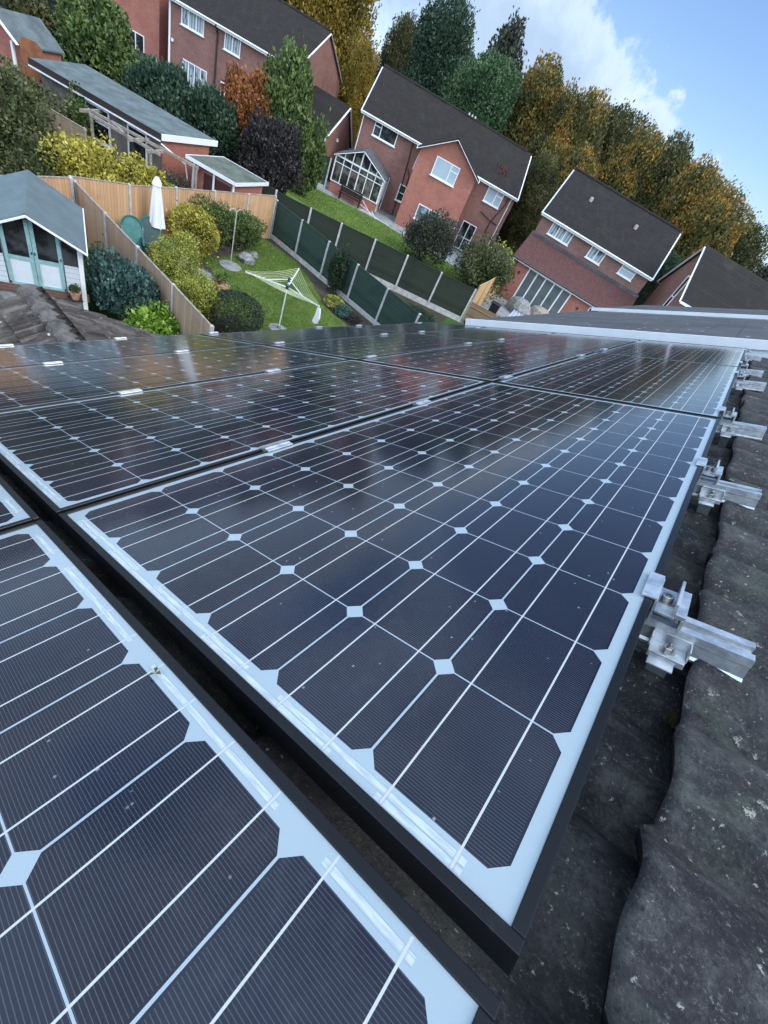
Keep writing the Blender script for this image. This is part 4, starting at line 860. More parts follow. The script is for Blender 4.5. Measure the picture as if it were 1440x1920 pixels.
o_ = m.build('peg_bag', MT['cloth_white'], bevel=.01); o_.location = (tw.x - .02, tw.y + .04, tw.z - .07); tag(o_, 'white cloth peg bag hanging from the end of the washing line arm', 'bag')
def pot(label, pos, r, h, leaf, seed, n=260, z=0.0, matl='terracotta'):
    t = thing('plant_pot', label, 'plant pot', place(pos[0], pos[1], z))
    m = MB(); m.lathe([(r * .68, 0), (r * .9, h * .72), (r * .92, h * .78), (r * 1.06, h * .80), (r * 1.06, h), (r * .94, h), (r * .92, h * .9), (.01, h * .88)], n=24); m.build('pot', MT[matl], t)
    link('foliage', leaf_mesh('plant', [(0, 0, h + r * .5, r * .9, r * .9, r * .9)], n, r * .35, seed, zmin=h * .9, up=.3), LF[leaf], t); return t
pot('terracotta pot with a small plant on the edge of the lawn by the path', V2(at_z(413, 556, 0)), .27, .48, 'hedge', 61, 160, .012)
m = MB(); rng_ = random.Random(4)
m.lathe([(.02, .02), (.30, .03), (.34, .2), (.22, .34), (.02, .38)], n=14, wob=lambda k, i: rng_.uniform(.82, 1.15)); o_ = m.build('garden_rock', MT['stone'], smooth=False); o_.location = at_z(462, 492, 0); tag(o_, 'grey rockery stone at the edge of the lawn under the green shrub', 'rock')
m = MB(); m.lathe([(.02, .02), (.18, .03), (.2, .12), (.1, .2), (.02, .22)], n=12, wob=lambda k, i: rng_.uniform(.8, 1.2)); o_ = m.build('garden_rock', MT['stone']); o_.location = at_z(468, 482, 0) + Vector((-.1, .3, 0)); tag(o_, 'smaller grey stone behind the rockery stone by the green shrub', 'rock')

# ------------------------------------------------------------------ the summerhouse
SH = Matrix(((.933, .36, 0, -12.42), (-.36, .933, 0, 3.584), (0, 0, 1, 0), (0, 0, 0, 1)))     # x out of the front, y across to the right
SH = SH @ Matrix.Diagonal((1, 1, 1, 1))
t = thing('summerhouse', 'pale blue summerhouse with teal glazed doors and a grey felt gabled roof', 'summerhouse', SH)
RZ, EZ, HW, DP = 2.56, 1.99, 1.05, 2.62
def roofz(y): return RZ - (RZ - EZ) * abs(y) / HW
for sgn in (1, -1):
    m = MB(); m.add([(.04, 0, RZ), (-DP, 0, RZ), (-DP, sgn * (HW + .02), EZ), (.04, sgn * (HW + .02), EZ), (.04, 0, RZ - .035), (-DP, 0, RZ - .035), (-DP, sgn * (HW + .02), EZ - .035), (.04, sgn * (HW + .02), EZ - .035)],
                    [(0, 1, 2, 3), (4, 5, 6, 7), (0, 1, 5, 4), (1, 2, 6, 5), (2, 3, 7, 6), (3, 0, 4, 7)]); m.build('roof', MT['felt_blue'], t)
    m = MB(); m.bar((.05, 0, RZ - .055), (.05, sgn * (HW + .035), EZ - .055), .03, .10, (1, 0, 0)); fb_ = m.build('bargeboard', MT['white'], t)
    m = MB(); m.bar((.06, sgn * (HW + .03), EZ - .02), (-DP, sgn * (HW + .03), EZ - .02), .025, .05); m.build('eave_trim', MT['white'], t)
FX, F0, W2 = -0.14, .74, .96
m = MB(); m.prism([(-W2, F0), (W2, F0), (W2, EZ - .02), (0, RZ - .10), (-W2, EZ - .02)], FX - .06, -DP + .12, lambda p, q, s: Vector((s, p, q))); m.build('wall', MT['log'], t)
m = MB(); m.box(FX - .04, FX + .03, -W2 - .06, W2 + .06, .62, F0 + .075); m.build('sill', MT['brick_d'], t)
m = MB(); m.box(-DP + .1, FX - .02, -W2, W2, 0, F0); m.build('plinth', MT['stone'], t)
for sy in (W2 - .04, -W2 + .04):
    m = MB(); m.box(FX - .07, FX + .035, sy - .05, sy + .05, 0.0, EZ - .03); m.build('post', MT['white'], t)
def leafdoor(y0, y1):
    zt = min(roofz(y0), roofz(y1)) - .10; d_ = MB(); w = .075
    d_.box(FX - .03, FX + .012, y0, y0 + w, F0 + .07, roofz(y0) - .12); d_.box(FX - .03, FX + .012, y1 - w, y1, F0 + .07, roofz(y1) - .12)
    d_.box(FX - .03, FX + .010, y0 + w, y1 - w, F0 + .07, F0 + .13); d_.box(FX - .03, FX + .010, y0 + w, y1 - w, 1.43, 1.505)
    o = d_.build('door', MT['sh_teal'], t)
    p_ = MB(); p_.box(FX - .03, FX - .012, y0 + w, y1 - w, F0 + .13, 1.43); p_.build('panel', MT['sh_white'], o)
    p_ = MB(); p_.add([(FX - .014, y0 + w, 1.505), (FX - .014, y1 - w, 1.505), (FX - .014, y1 - w, roofz(y1) - .12), (FX - .014, (y0 + y1) / 2, roofz((y0 + y1) / 2) - .10), (FX - .014, y0 + w, roofz(y0) - .12)], [(0, 1, 2, 3, 4)]); p_.build('pane', MT['pane_dark'], o)
    return o
for y0, y1 in ((-.545, -.005), (.005, .545)): leafdoor(y0, y1)
for (yy, zz) in ((.03, 1.63), (-.03, 1.63), (.52, 1.60), (.53, .86), (-.53, .86)):
    m = MB(); m.box(FX + .012, FX + .03, yy - .012, yy + .012, zz - .025, zz + .025); m.build('hinge', MT['pipe_dark'], t)
for y0, y1 in ((.575, .875), (-.875, -.575)):
    m = MB(); m.add([(FX - .012, y0, 1.49), (FX - .012, y1, 1.49), (FX - .012, y1, roofz(y1) - .10), (FX - .012, y0, roofz(y0) - .10)], [(0, 1, 2, 3)]); m.build('pane', MT['pane_dark'], t)
    m = MB(); m.box(FX - .06, FX + .008, y0, y1, F0 + .05, 1.485); m.build('panel', MT['log'], t)
hp = SH @ Vector((FX + .14, .725, .74))
m = MB(); t2 = thing('hanging_pot', 'small terracotta pot with a plant fixed on the summerhouse front', 'plant pot', Matrix.Translation(hp))
m.lathe([(.075, 0), (.115, .15), (.125, .155), (.125, .19), (.11, .19), (.01, .18)], n=18); m.build('pot', MT['terracotta'], t2)
link('foliage', leaf_mesh('plant', [(0, 0, .26, .13, .13, .10)], 240, .055, 66, zmin=.18), LF['ivy'], t2)
m = MB(); m.box(-.14, -.10, -.13, .13, -.03, .01); m.box(-.12, .12, -.13, .13, -.02, 0); m.build('bracket', MT['pipe_dark'], t2)
# ------------------------------------------------------------------ houses (local axes: x along the front, y back from it, z up)
def window(parent, x0, x1, z0, z1, y=0.0, pane='pane', mull=(), trans=(), sill=True, fr=.065, name='window', axis=None):
    """white window standing a little proud of the wall at y (front faces -y)"""
    f = MB(); P = lambda a, b, c, d_, e, g_: f.box(a, b, y - d_, y + .01, e, g_)
    f.box(x0, x1, y - .045, y + .01, z1 - fr, z1); f.box(x0, x1, y - .045, y + .01, z0, z0 + fr)
    f.box(x0, x0 + fr, y - .045, y + .01, z0 + fr, z1 - fr); f.box(x1 - fr, x1, y - .045, y + .01, z0 + fr, z1 - fr)
    for k in mull: xx = x0 + (x1 - x0) * k; f.box(xx - fr * .5, xx + fr * .5, y - .042, y + .01, z0 + fr, z1 - fr)
    for (k, a, b) in trans: zz = z0 + (z1 - z0) * k; f.box(x0 + (x1 - x0) * a + fr * .5, x0 + (x1 - x0) * b - fr * .5, y - .040, y + .01, zz - fr * .4, zz + fr * .4)
    if sill: f.box(x0 - .06, x1 + .06, y - .10, y + .01, z0 - .06, z0)
    o = f.build(name, MT['white'], parent)
    p = MB(); p.add([(x0 + fr * .6, y - .018, z0 + fr * .6), (x1 - fr * .6, y - .018, z0 + fr * .6), (x1 - fr * .6, y - .018, z1 - fr * .6), (x0 + fr * .6, y - .018, z1 - fr * .6)], [(0, 1, 2, 3)])
    p.build('pane', MT[pane], o); return o
def gable_walls(parent, L, D, he, hr, matl, x0=0.0, y0=0.0):
    m = MB(); m.prism([(y0, 0), (y0 + D, 0), (y0 + D, he), (y0 + D / 2, hr), (y0, he)], x0, x0 + L, lambda p, q, s: Vector((s, p, q))); return m.build('wall', matl, parent)
def gable_roof(parent, L, D, he, hr, matl, x0=0.0, y0=0.0, over=.28, side=.10, th=.14, board=True):
    """roof with its ridge along x"""
    sl = (hr - he) / (D / 2); out = None
    for sgn in (-1, 1):
        ye = (y0 - over) if sgn < 0 else (y0 + D + over); ze = he - over * sl + .06; yr = y0 + D / 2; zr = hr + .06
        m = MB(); a, b = x0 - side, x0 + L + side
        m.add([(a, ye, ze), (b, ye, ze), (b, yr, zr), (a, yr, zr), (a, ye, ze - th), (b, ye, ze - th), (b, yr, zr - th), (a, yr, zr - th)],
              [(0, 1, 2, 3), (4, 5, 6, 7), (0, 1, 5, 4), (1, 2, 6, 5), (2, 3, 7, 6), (3, 0, 4, 7)]); o = m.build('roof', matl, parent)
        if sgn < 0: out = o
    m = MB(); rng = random.Random(int(L * 100))
    for k in range(int((L + 2 * side) / .45)):
        xx = x0 - side + k * .45; m.tube([(xx, y0 + D / 2, hr + .05 + rng.uniform(-.008, .008)), (xx + .44, y0 + D / 2, hr + .05 + rng.uniform(-.008, .008))], .10, 8)
    m.build('ridge', MT['roof_grey'], out)
    if board:
        for xx in (x0 - side - .012, x0 + L + side + .012):
            for sgn in (-1, 1):
                ye = (y0 - over) if sgn < 0 else (y0 + D + over); m = MB()
                m.bar((xx, ye, he - over * sl - .06), (xx, y0 + D / 2, hr - .06), .025, .20, (1, 0, 0)); m.build('bargeboard', MT['white'], out)
        for ye in (y0 - over - .005, y0 + D + over + .005):
            m = MB(); m.box(x0 - side - .05, x0 + L + side + .05, ye - .012, ye + .012, he - over * sl - .16, he - over * sl + .02); m.build('fascia', MT['white'], parent)
            m = MB(); m.tube([(x0 - side, ye - .055 if ye < y0 else ye + .055, he - over * sl - .02), (x0 + L + side, ye - .055 if ye < y0 else ye + .055, he - over * sl - .02)], .055, 8); m.build('gutter', MT['white'], parent)
    return out
def pipe(parent, pts, matl='pipe_dark', r=.04, name='drainpipe'):
    m = MB(); m.tube(pts, r, 6); return m.build(name, MT[matl], parent)

# the middle house with the brick wing and conservatory
t = thing('brick_house', 'middle brick house with a projecting gabled wing behind the far green fence', 'house', H2)
L2, D2, E2, R2 = 13.25, 8.6, 5.20, 7.70
gable_walls(t, L2, D2, E2, R2, MT['brick_a']); r2 = gable_roof(t, L2, D2, E2, R2, MT['roof_brown'])
WX0, WX1, WY = 4.92, 9.55, -2.3; wc = (WX0 + WX1) / 2; WE, WR = 5.05, 6.45
m = MB(); m.prism([(WX0, 0), (WX1, 0), (WX1, WE), (wc, WR), (WX0, WE)], WY, 3.2, lambda p, q, s: Vector((p, s, q))); m.build('wing_wall', MT['brick_b'], t)
for sgn in (-1, 1):
    xe = wc + sgn * (WX1 - wc + .22); ze = WE - .22 * (WR - WE) / (WX1 - wc) + .07; y_ = WY - .22
    m = MB(); m.add([(wc, y_, WR + .07), (xe, y_, ze), (xe, .6 if True else 0, ze), (wc, 3.4, WR + .07), (wc, y_, WR - .06), (xe, y_, ze - .13), (xe, .6, ze - .13), (wc, 3.4, WR - .06)],
                    [(0, 1, 2, 3), (4, 5, 6, 7), (0, 1, 5, 4), (1, 2, 6, 5), (2, 3, 7, 6), (3, 0, 4, 7)]); wr = m.build('wing_roof', MT['roof_grey'], t)
    m = MB(); m.bar((wc, y_ - .015, WR - .07), (xe + sgn * .04, y_ - .015, ze - .13), .03, .34, (0, 1, 0)); m.build('bargeboard', MT['white'], wr)
    m = MB(); m.bar((xe + sgn * .03, y_, ze - .06), (xe + sgn * .03, -.25, ze - .06), .05, .16); m.build('fascia', MT['white'], wr)
window(t, 1.02, 2.90, 4.05, 5.02, mull=(.30,), trans=((.62, 0, .30),), pane='pane_dark')
window(t, 10.88, 12.28, 3.88, 4.98, mull=(.58,), trans=((.62, .58, 1),), pane='pane_blind')
window(t, 6.24, 8.16, 3.90, 5.08 - .02, y=WY, mull=(.66,), trans=((.66, .66, 1),), pane='pane_blind')
window(t, 6.24, 8.18, .95, 1.98, y=WY, mull=(.5,), pane='pane')
window(t, 4.25, 4.86, 1.10, 2.22, mull=(), trans=((.5, 0, 1),), pane='pane_dark')
dr = window(t, 10.15, 11.42, .10, 2.12, mull=(.5,), trans=((.45, 0, 1),), pane='pane_dark', sill=False, name='back_door')
pipe(t, [(4.15, -.32, 5.0), (4.18, -.06, 4.6), (4.40, -.06, 1.9), (4.42, -.06, 0)]); pipe(t, [(4.42, -.06, 3.3), (4.70, -.06, 2.9), (4.74, -.06, 2.2)], r=.035)
pipe(t, [(12.95, -.32, 5.0), (12.95, -.06, 4.6), (12.95, -.06, 0)], 'white', .04); pipe(t, [(.08, -.06, 5.0), (.08, -.06, 0)], 'white', .035)
pipe(t, [(11.1, -.06, 3.2), (12.1, -.06, 2.95), (12.75, -.06, 2.9)]); pipe(t, [(4.95, WY + .35, 4.9), (4.86, WY + .35, 3.6)], 'white', .03); pipe(t, [(9.62, -1.2, 2.1), (9.62, -1.2, 0)], 'white', .04)
pipe(t, [(12.6, -.3, 5.05), (12.7, -.06, 4.4), (12.2, -.06, 2.9), (12.2, -.06, 0)])
tl = MB(); rng_ = random.Random(9); slp = (R2 - E2) / (D2 / 2)
for k in range(5):
    for j in range(3):
        if rng_.random() < .15: continue
        xx = 11.0 + k * .20 + rng_.uniform(-.03, .03); yy = .85 + j * .28 + k * .02; zz = E2 + yy * slp + .075
        tl.box(xx, xx + .16, yy, yy + .2, zz, zz + .10 + .2 * slp)
tl.build('replacement_tiles', MT['roof_red'], r2)
m = MB(); m.tube([(.75, D2 / 2, R2), (.75, D2 / 2, R2 + 1.15)], .025, 6); m.bar((.45, D2 / 2, R2 + 1.1), (1.05, D2 / 2, R2 + 1.05), .03); m.build('aerial', MT['pipe_dark'], r2)
for k in range(3):
    m = MB(); m.lathe([(.07, 0), (.08, .08), (.06, .2), (.07, .22)], (7.35 + k * .28, D2 / 2, R2 + .06), 10); m.build('ridge_vent', MT['concrete'], r2)

# its conservatory
t = thing('conservatory', 'white framed glazed conservatory with a low brick base against the middle house', 'conservatory', H2 @ Matrix.Translation((-.62, -3.25, 0)))
CW, CD, CE, CR, CB = 3.85, 3.2, 2.30, 3.25, .72
m = MB(); m.box(.04, CW - .04, .04, .26, 0, CB); m.box(.04, .26, .26, CD, 0, CB); m.box(CW - .26, CW - .04, .9, CD, 0, CB); m.build('base_wall', MT['brick_b'], t)
f = MB(); cx = CW / 2
def cb(a, b, w=.075): f.bar(a, b, w)
f.box(0, CW, 0, .28, CB, CB + .05)
for k in range(7):
    xx = .04 + (CW - .08) * k / 6; top_ = CE + (CR - CE) * (1 - abs(xx - cx) / cx); cb((xx, .06, CB), (xx, .06, top_), .085 if k in (0, 6, 3) else .06)
cb((.04, .06, CE), (CW - .04, .06, CE), .10); cb((.04, .06, 1.92), (CW - .04, .06, 1.92), .05)
for yy in (1.0, 2.05, CD - .05):
    for xx in (.04, CW - .04): cb((xx, yy, CB if (xx < 1 or yy > 2.5) else .05), (xx, yy, CE), .075)
for xx in (.04, CW - .04): cb((xx, .06, CE), (xx, CD, CE), .10); cb((xx, .06, 1.92), (xx, CD, 1.92), .05); cb((xx, .06, CB), (xx, CD, CB), .06)
cb((CW - .04, 1.0, .08), (CW - .04, 2.05, .08), .08)
f.build('frame', MT['white'], t)
g_ = MB(); g_.add([(.04, .065, CB), (CW - .04, .065, CB), (CW - .04, .065, CE), (cx, .065, CR), (.04, .065, CE)], [(0, 1, 2, 3, 4)]); g_.add([(.045, .06, CB), (.045, CD, CB), (.045, CD, CE), (.045, .06, CE)], [(0, 1, 2, 3)]); g_.add([(CW - .045, .06, .1), (CW - .045, CD, .1), (CW - .045, CD, CE), (CW - .045, .06, CE)], [(0, 1, 2, 3)])
def cons_glass(q, S):
    n1 = q.noise(q.obj(), 1.6, 4, 0.6); S(base=q.mix(q.step(n1, .4, .62), (.02, .022, .022), (.16, .14, .12)), rough=.05, spec=.8)
MT['cons'] = mat('conservatory_glass', cons_glass); g_.build('pane', MT['cons'], t)
for sgn in (-1, 1):
    xe = cx + sgn * (cx + .12); m = MB(); m.add([(cx, -.05, CR + .08), (xe, -.05, CE + .02), (xe, CD, CE + .02), (cx, CD, CR + .08), (cx, -.05, CR + .02), (xe, -.05, CE - .04), (xe, CD, CE - .04), (cx, CD, CR + .02)],
        [(0, 1, 2, 3), (4, 5, 6, 7), (0, 1, 5, 4), (1, 2, 6, 5), (2, 3, 7, 6), (3, 0, 4, 7)]); o = m.build('roof', MT['felt_dark'] if 'felt_dark' in MT else MT['slate'], t)
    m = MB(); m.bar((cx, -.07, CR + .0), (xe, -.07, CE - .05), .04, .16, (0, 1, 0)); m.build('bargeboard', MT['white'], o)
pipe(t, [(CW + .12, CD - .6, CE), (CW + .10, CD - .6, 0)], 'white', .035)
t = thing('garden_bench', 'dark blue grey slatted bench in front of the conservatory', 'bench', H2 @ Matrix.Translation((.35, -4.05, 0)))
m = MB(); [m.box(0, 1.75, k * .12, k * .12 + .10, .42, .45) for k in range(4)]; m.build('seat', MT['tarp_dark'] if 'tarp_dark' in MT else MT['dark'], t)
m = MB(); [m.box(0, 1.75, .48, .51, .50 + k * .11, .59 + k * .11) for k in range(4)]; m.build('backrest', MT['dark'], t)
for xx in (.08, 1.62):
    for yy in (.04, .46): m = MB(); m.box(xx, xx + .06, yy, yy + .06, 0, .60 if yy < .2 else .95); m.build('leg', MT['dark'], t)
    m = MB(); m.box(xx - .01, xx + .07, .02, .50, .60, .64); m.build('armrest', MT['dark'], t)
t = thing('clothes_airer', 'white folded rotary airer lying on the patio by the conservatory', 'airer', H2 @ Matrix.Translation((2.2, -4.1, .06)))
m = MB(); [m.bar(a, b, .035) for a, b in (((0, 0, .02), (2.5, -.35, .03)), ((.2, .35, .05), (2.3, -.55, .05)), ((0, -.2, .35), (1.6, -.3, .03)), ((.9, .3, .2), (1.4, -.6, .04)), ((0, .3, .55), (.9, -.1, .05)))]; m.build('frame', MT['white_dirty'], t)

MT['vent'] = plain('pale_clay_vent', (0.42, 0.33, 0.30), 0.8)
# the right-hand house with the lean-to extension
t = thing('brick_house', 'right brick house with red tiled lean-to and tall sliding doors', 'house', H3)
L3, D3, E3, R3 = 8.85, 8.0, 5.58, 8.25
gable_walls(t, L3, D3, E3, R3, MT['brick_c']); r3 = gable_roof(t, L3, D3, E3, R3, MT['roof_grey'], over=.25)
m = MB(); m.box(0.02, L3 + .02, -2.55, -.003, 0, 2.62); m.build('extension_wall', MT['brick_b'], t)
m = MB(); sl3 = (4.18 - 2.72) / 2.85; a, b = -.12, L3 + .12
m.add([(a, -2.85, 2.72), (b, -2.85, 2.72), (b, -.004, 4.18), (a, -.004, 4.18), (a, -2.85, 2.58), (b, -2.85, 2.58), (b, -.004, 4.04), (a, -.004, 4.04)], [(0, 1, 2, 3), (4, 5, 6, 7), (0, 1, 5, 4), (1, 2, 6, 5), (2, 3, 7, 6), (3, 0, 4, 7)]); er = m.build('extension_roof', MT['roof_red'], t)
m = MB(); m.box(a, b, -.32, -.02, 4.03, 4.22); m.build('flashing', MT['slate'], er)
m = MB(); m.add([(xx, yy, zz) for xx in (.05, .05 + 0) for yy, zz in ((-2.55, 2.5), (-.01, 2.5), (-.01, 4.0))], [(0, 1, 2)]); m.build('extension_gable', MT['brick_b'], t)
m = MB(); m.box(a, b, -2.90, -2.86, 2.54, 2.70); m.build('fascia', MT['white'], t)
m = MB(); m.tube([(a, -2.95, 2.66), (b, -2.95, 2.66)], .05, 8); m.build('gutter', MT['pipe_dark'], t)
window(t, .90, 2.63, 4.50, 5.42, mull=(.34, .67), pane='pane_net'); window(t, 4.17, 5.34, 4.50, 5.43, mull=(.5,), pane='pane_net'); window(t, 6.73, 7.86, 4.66, 5.44, mull=(), trans=((.5, 0, 1),), pane='pane_blind')
window(t, 1.34, 4.90, .30, 2.55, y=-2.55, mull=(.2, .4, .6, .8), pane='pane_grey', fr=.10, sill=True, name='sliding_doors'); window(t, 6.5, 7.8, 1.3, 2.45, y=-2.55, mull=(.5,), pane='pane_dark')
pipe(t, [(.30, -2.9, 2.6), (.33, -2.62, 2.4), (.33, -2.62, 0)]);
for xx in (.75, 5.75):
    m = MB(); m.box(xx, xx + .12, -2.62, -2.545, 1.85, 2.02); m.build('wall_lamp', MT['pipe_dark'], t)
for xx, yy in ((2.2, 2.35), (6.0, 2.3)):
    zz = E3 + yy * (R3 - E3) / (D3 / 2) + .06; m = MB(); m.lathe([(.12, -.05), (.13, .08), (.11, .22), (.05, .24)], (xx, yy, zz), 10); m.build('roof_vent', MT['vent'], r3)

# the house cut off by the right edge: its gable looks towards the middle house
H4a = math.atan2(-4.4, 2.51); P4 = polar(-8.53, 41)
t = thing('brick_house', 'rightmost brick house, gable with white boards and dark roof above the terrace', 'house', place(P4.x, P4.y, 0, H4a))
L4, D4, E4, R4 = 5.1, 11.0, 5.55, 8.25
m = MB(); m.prism([(0, 0), (L4, 0), (L4, E4), (L4 / 2, R4), (0, E4)], 0, D4, lambda p, q, s: Vector((p, s, q))); m.build('wall', MT['brick_c'], t)
for sgn in (-1, 1):
    xe = L4 / 2 + sgn * (L4 / 2 + .22); ze = E4 - .22 * (R4 - E4) / (L4 / 2) + .07
    m = MB(); m.add([(L4 / 2, -.15, R4 + .07), (xe, -.15, ze), (xe, D4 + .1, ze), (L4 / 2, D4 + .1, R4 + .07), (L4 / 2, -.15, R4 - .07), (xe, -.15, ze - .14), (xe, D4 + .1, ze - .14), (L4 / 2, D4 + .1, R4 - .07)],
        [(0, 1, 2, 3), (4, 5, 6, 7), (0, 1, 5, 4), (1, 2, 6, 5), (2, 3, 7, 6), (3, 0, 4, 7)]); o = m.build('roof', MT['roof_grey'], t)
    m = MB(); m.bar((L4 / 2, -.17, R4 - .05), (xe, -.17, ze - .1), .03, .18, (0, 1, 0)); m.build('bargeboard', MT['white'], o)
    m = MB(); m.box(min(xe, xe + sgn * .03), max(xe, xe + sgn * .03), -.17, D4, ze - .16, ze - .01); m.build('fascia', MT['white'], o)
window(t, 3.15, 3.75, 4.3, 6.6, y=0, mull=(), trans=((.4, 0, 1),), pane='pane_dark', fr=.09)

# the upper left houses
H1 = place(-41.2549, 23.3409, 0, R(29.682)); L1 = 9.35
t = thing('brick_house', 'upper brick house with a white edged gable, behind the orange autumn shrub', 'house', H1 @ Matrix.Translation((-1.0, 0, 0)))
gable_walls(t, L1, 11, 5.3, 7.8, MT['brick_a']); gable_roof(t, L1, 11, 5.3, 7.8, MT['roof_brown'])
window(t, .86, 2.53, 4.15, 5.14, mull=(.33, .66), pane='pane_net'); window(t, 4.08, 5.28, 4.14, 5.12, mull=(.5,), pane='pane_net')
window(t, 1.05, 2.95, .35, 2.46, mull=(.25, .5, .75), pane='pane_net', sill=False, name='patio_doors'); window(t, 4.05, 4.75, 1.0, 2.40, mull=(.5,), trans=((.33, 0, 1), (.66, 0, 1)), pane='pane_dark')
pipe(t, [(3.52, -.32, 5.1), (3.55, -.06, 4.7), (3.60, -.06, 0)], r=.06); pipe(t, [(.03, -.05, 5.2), (.03, -.05, 0)], 'white', .07)
m = MB(); m.lathe([(.08, -.08), (.08, .08)], (.25, -.05, 3.1), 8); m.build('wall_lamp', MT['white'], t)
P0 = polar(-62.3, 49.2); H0 = place(P0.x - 6.6 * .8688, P0.y - 6.6 * .4952, 0, R(29.682))
t = thing('brick_house', 'left brick house behind the drooping green shrub, with a small low window', 'house', H0)
gable_walls(t, 6.6, 8.4, 5.3, 7.75, MT['brick_b']); gable_roof(t, 6.6, 8.4, 5.3, 7.75, MT['roof_brown'])
window(t, 4.1, 5.45, 1.25, 2.35, mull=(.5,), pane='pane_dark'); window(t, 1.0, 2.7, 4.1, 5.1, mull=(.33, .66), pane='pane_net')
pipe(t, [(3.0, -.32, 5.1), (3.0, -.06, 4.7), (3.0, -.06, 0)], r=.06); pipe(t, [(3.0, -.06, 2.9), (3.9, -.06, 2.6)], r=.05); pipe(t, [(3.0, -.06, 2.3), (4.0, -.06, 2.0)], r=.05); pipe(t, [(.05, -.05, 5.2), (.05, -.05, 0)], 'white', .06)
H00 = H0 @ Matrix.Translation((-11.2, .6, 0)); t = thing('brick_house', 'brick house in the very top left corner with white framed doors', 'house', H00)
gable_walls(t, 10.6, 8.4, 5.3, 7.75, MT['brick_a']); gable_roof(t, 10.6, 8.4, 5.3, 7.75, MT['roof_brown'])
window(t, 7.4, 9.9, .5, 2.5, mull=(.4,), pane='pane_dark', name='patio_doors'); window(t, 1.4, 4.4, .9, 2.6, mull=(.33, .66), pane='pane'); window(t, 7.0, 8.6, 4.1, 5.1, mull=(.5,), pane='pane_net')
# garage between the upper and the middle house
P5 = polar(-47.36, 42.0); t = thing('garage', 'brick garage with a dark pitched roof between two brick houses', 'garage', place(P5.x, P5.y, 0, R(52)))
GL, GD, GE, GR = 3.4, 6.0, 2.55, 4.75
m = MB(); m.prism([(0, 0), (GL, 0), (GL, GE), (GL * .6, GR), (0, GE)], 0, GD, lambda p, q, s: Vector((p, s, q)))
GA = polar(-45.0, 45.0); GA.z = 4.82; GF = polar(-44.1, 46.2); GF.z = 3.95; GB = polar(-48.9, 43.2); GB.z = 2.3; GC = polar(-49.2, 46.5); GC.z = 3.85; GT = polar(-48.3, 49.5); GT.z = 4.85
bpy.data.meshes.remove(bpy.data.meshes.new('tmp'))
E0, Ea = P5.copy(), None
ax = (polar(-44.6, 46.0) - P5); ax.z = 0; GWd = ax.length; ax.normalize(); ay = Vector((-ax.y, ax.x, 0))
Mg = Matrix(((ax.x, ay.x, 0, P5.x), (ax.y, ay.y, 0, P5.y), (0, 0, 1, 0), (0, 0, 0, 1))); t.matrix_world = Mg
m = MB(); m.prism([(0, 0), (GWd, 0), (GWd, 2.45), (GWd * .62, 4.7), (0, 2.45)], 0, 7, lambda p, q, s: Vector((p, s, q))); m.build('wall', MT['brick_a'], t)
for (xa, za), (xb, zb) in ((((-.25), 2.36), (GWd * .62, 4.78)), ((GWd + .25, 2.36), (GWd * .62, 4.78))):
    m = MB(); m.add([(xa, -.15, za), (xb, -.15, zb), (xb, 7.2, zb), (xa, 7.2, za), (xa, -.15, za - .13), (xb, -.15, zb - .13), (xb, 7.2, zb - .13), (xa, 7.2, za - .13)],
        [(0, 1, 2, 3), (4, 5, 6, 7), (0, 1, 5, 4), (1, 2, 6, 5), (2, 3, 7, 6), (3, 0, 4, 7)]); o = m.build('roof', MT['roof_brown'], t)
    m = MB(); m.bar((xa, -.17, za - .08), (xb, -.17, zb - .08), .03, .2, (0, 1, 0)); m.build('bargeboard', MT['white'], o)
    m = MB(); m.bar((xa, -.15, za - .07), (xa, 7.2, za - .07), .04, .16); m.build('fascia', MT['white'], o)
m = MB(); m.lathe([(.09, -.09), (.09, .09)], (2.2, -.06, 2.6), 8); m.build('wall_lamp', MT['white'], t)
pipe(t, [(.02, -.06, 2.3), (.02, -.06, 0)], 'white', .05)

# long flat-roofed outbuilding, the small garage in front of it, the pergola
A_, B_ = at_z(205 / 3, 345 / 3, 2.4), at_z(306, 253, 2.4); ax = (B_ - A_); OL = ax.length + 6; ax.normalize(); ay = Vector((-ax.y, ax.x, 0)); A0 = A_ - ax * 6
t = thing('outbuilding', 'long low outbuilding with a grey flat felt roof and white framed windows', 'outbuilding', Matrix(((ax.x, ay.x, 0, A0.x), (ax.y, ay.y, 0, A0.y), (0, 0, 1, 0), (0, 0, 0, 1))))
OD = 3.0; OLA = OL - .05
m = MB(); m.box(6.0, OLA - .1, .12, OD - .1, 0, 2.22); m.build('wall', MT['render'], t)
m = MB(); m.add([(5.7, -.05, 2.40), (OLA, -.05, 2.40), (OLA + .35, OD + .25, 2.46), (5.2, OD + .25, 2.46), (5.7, -.05, 2.28), (OLA, -.05, 2.28), (OLA + .35, OD + .25, 2.34), (5.2, OD + .25, 2.34)], [(0, 1, 2, 3), (4, 5, 6, 7), (0, 1, 5, 4), (1, 2, 6, 5), (2, 3, 7, 6), (3, 0, 4, 7)]); m.build('roof', MT['felt'], t)
m = MB(); m.box(5.7, OLA, -.10, -.06, 2.16, 2.41); m.build('gutter_board', MT['pipe_dark'], t)
m = MB(); m.box(5.7, OLA, -.13, -.075, 2.14, 2.19); m.build('trim', MT['white_dirty'], t)
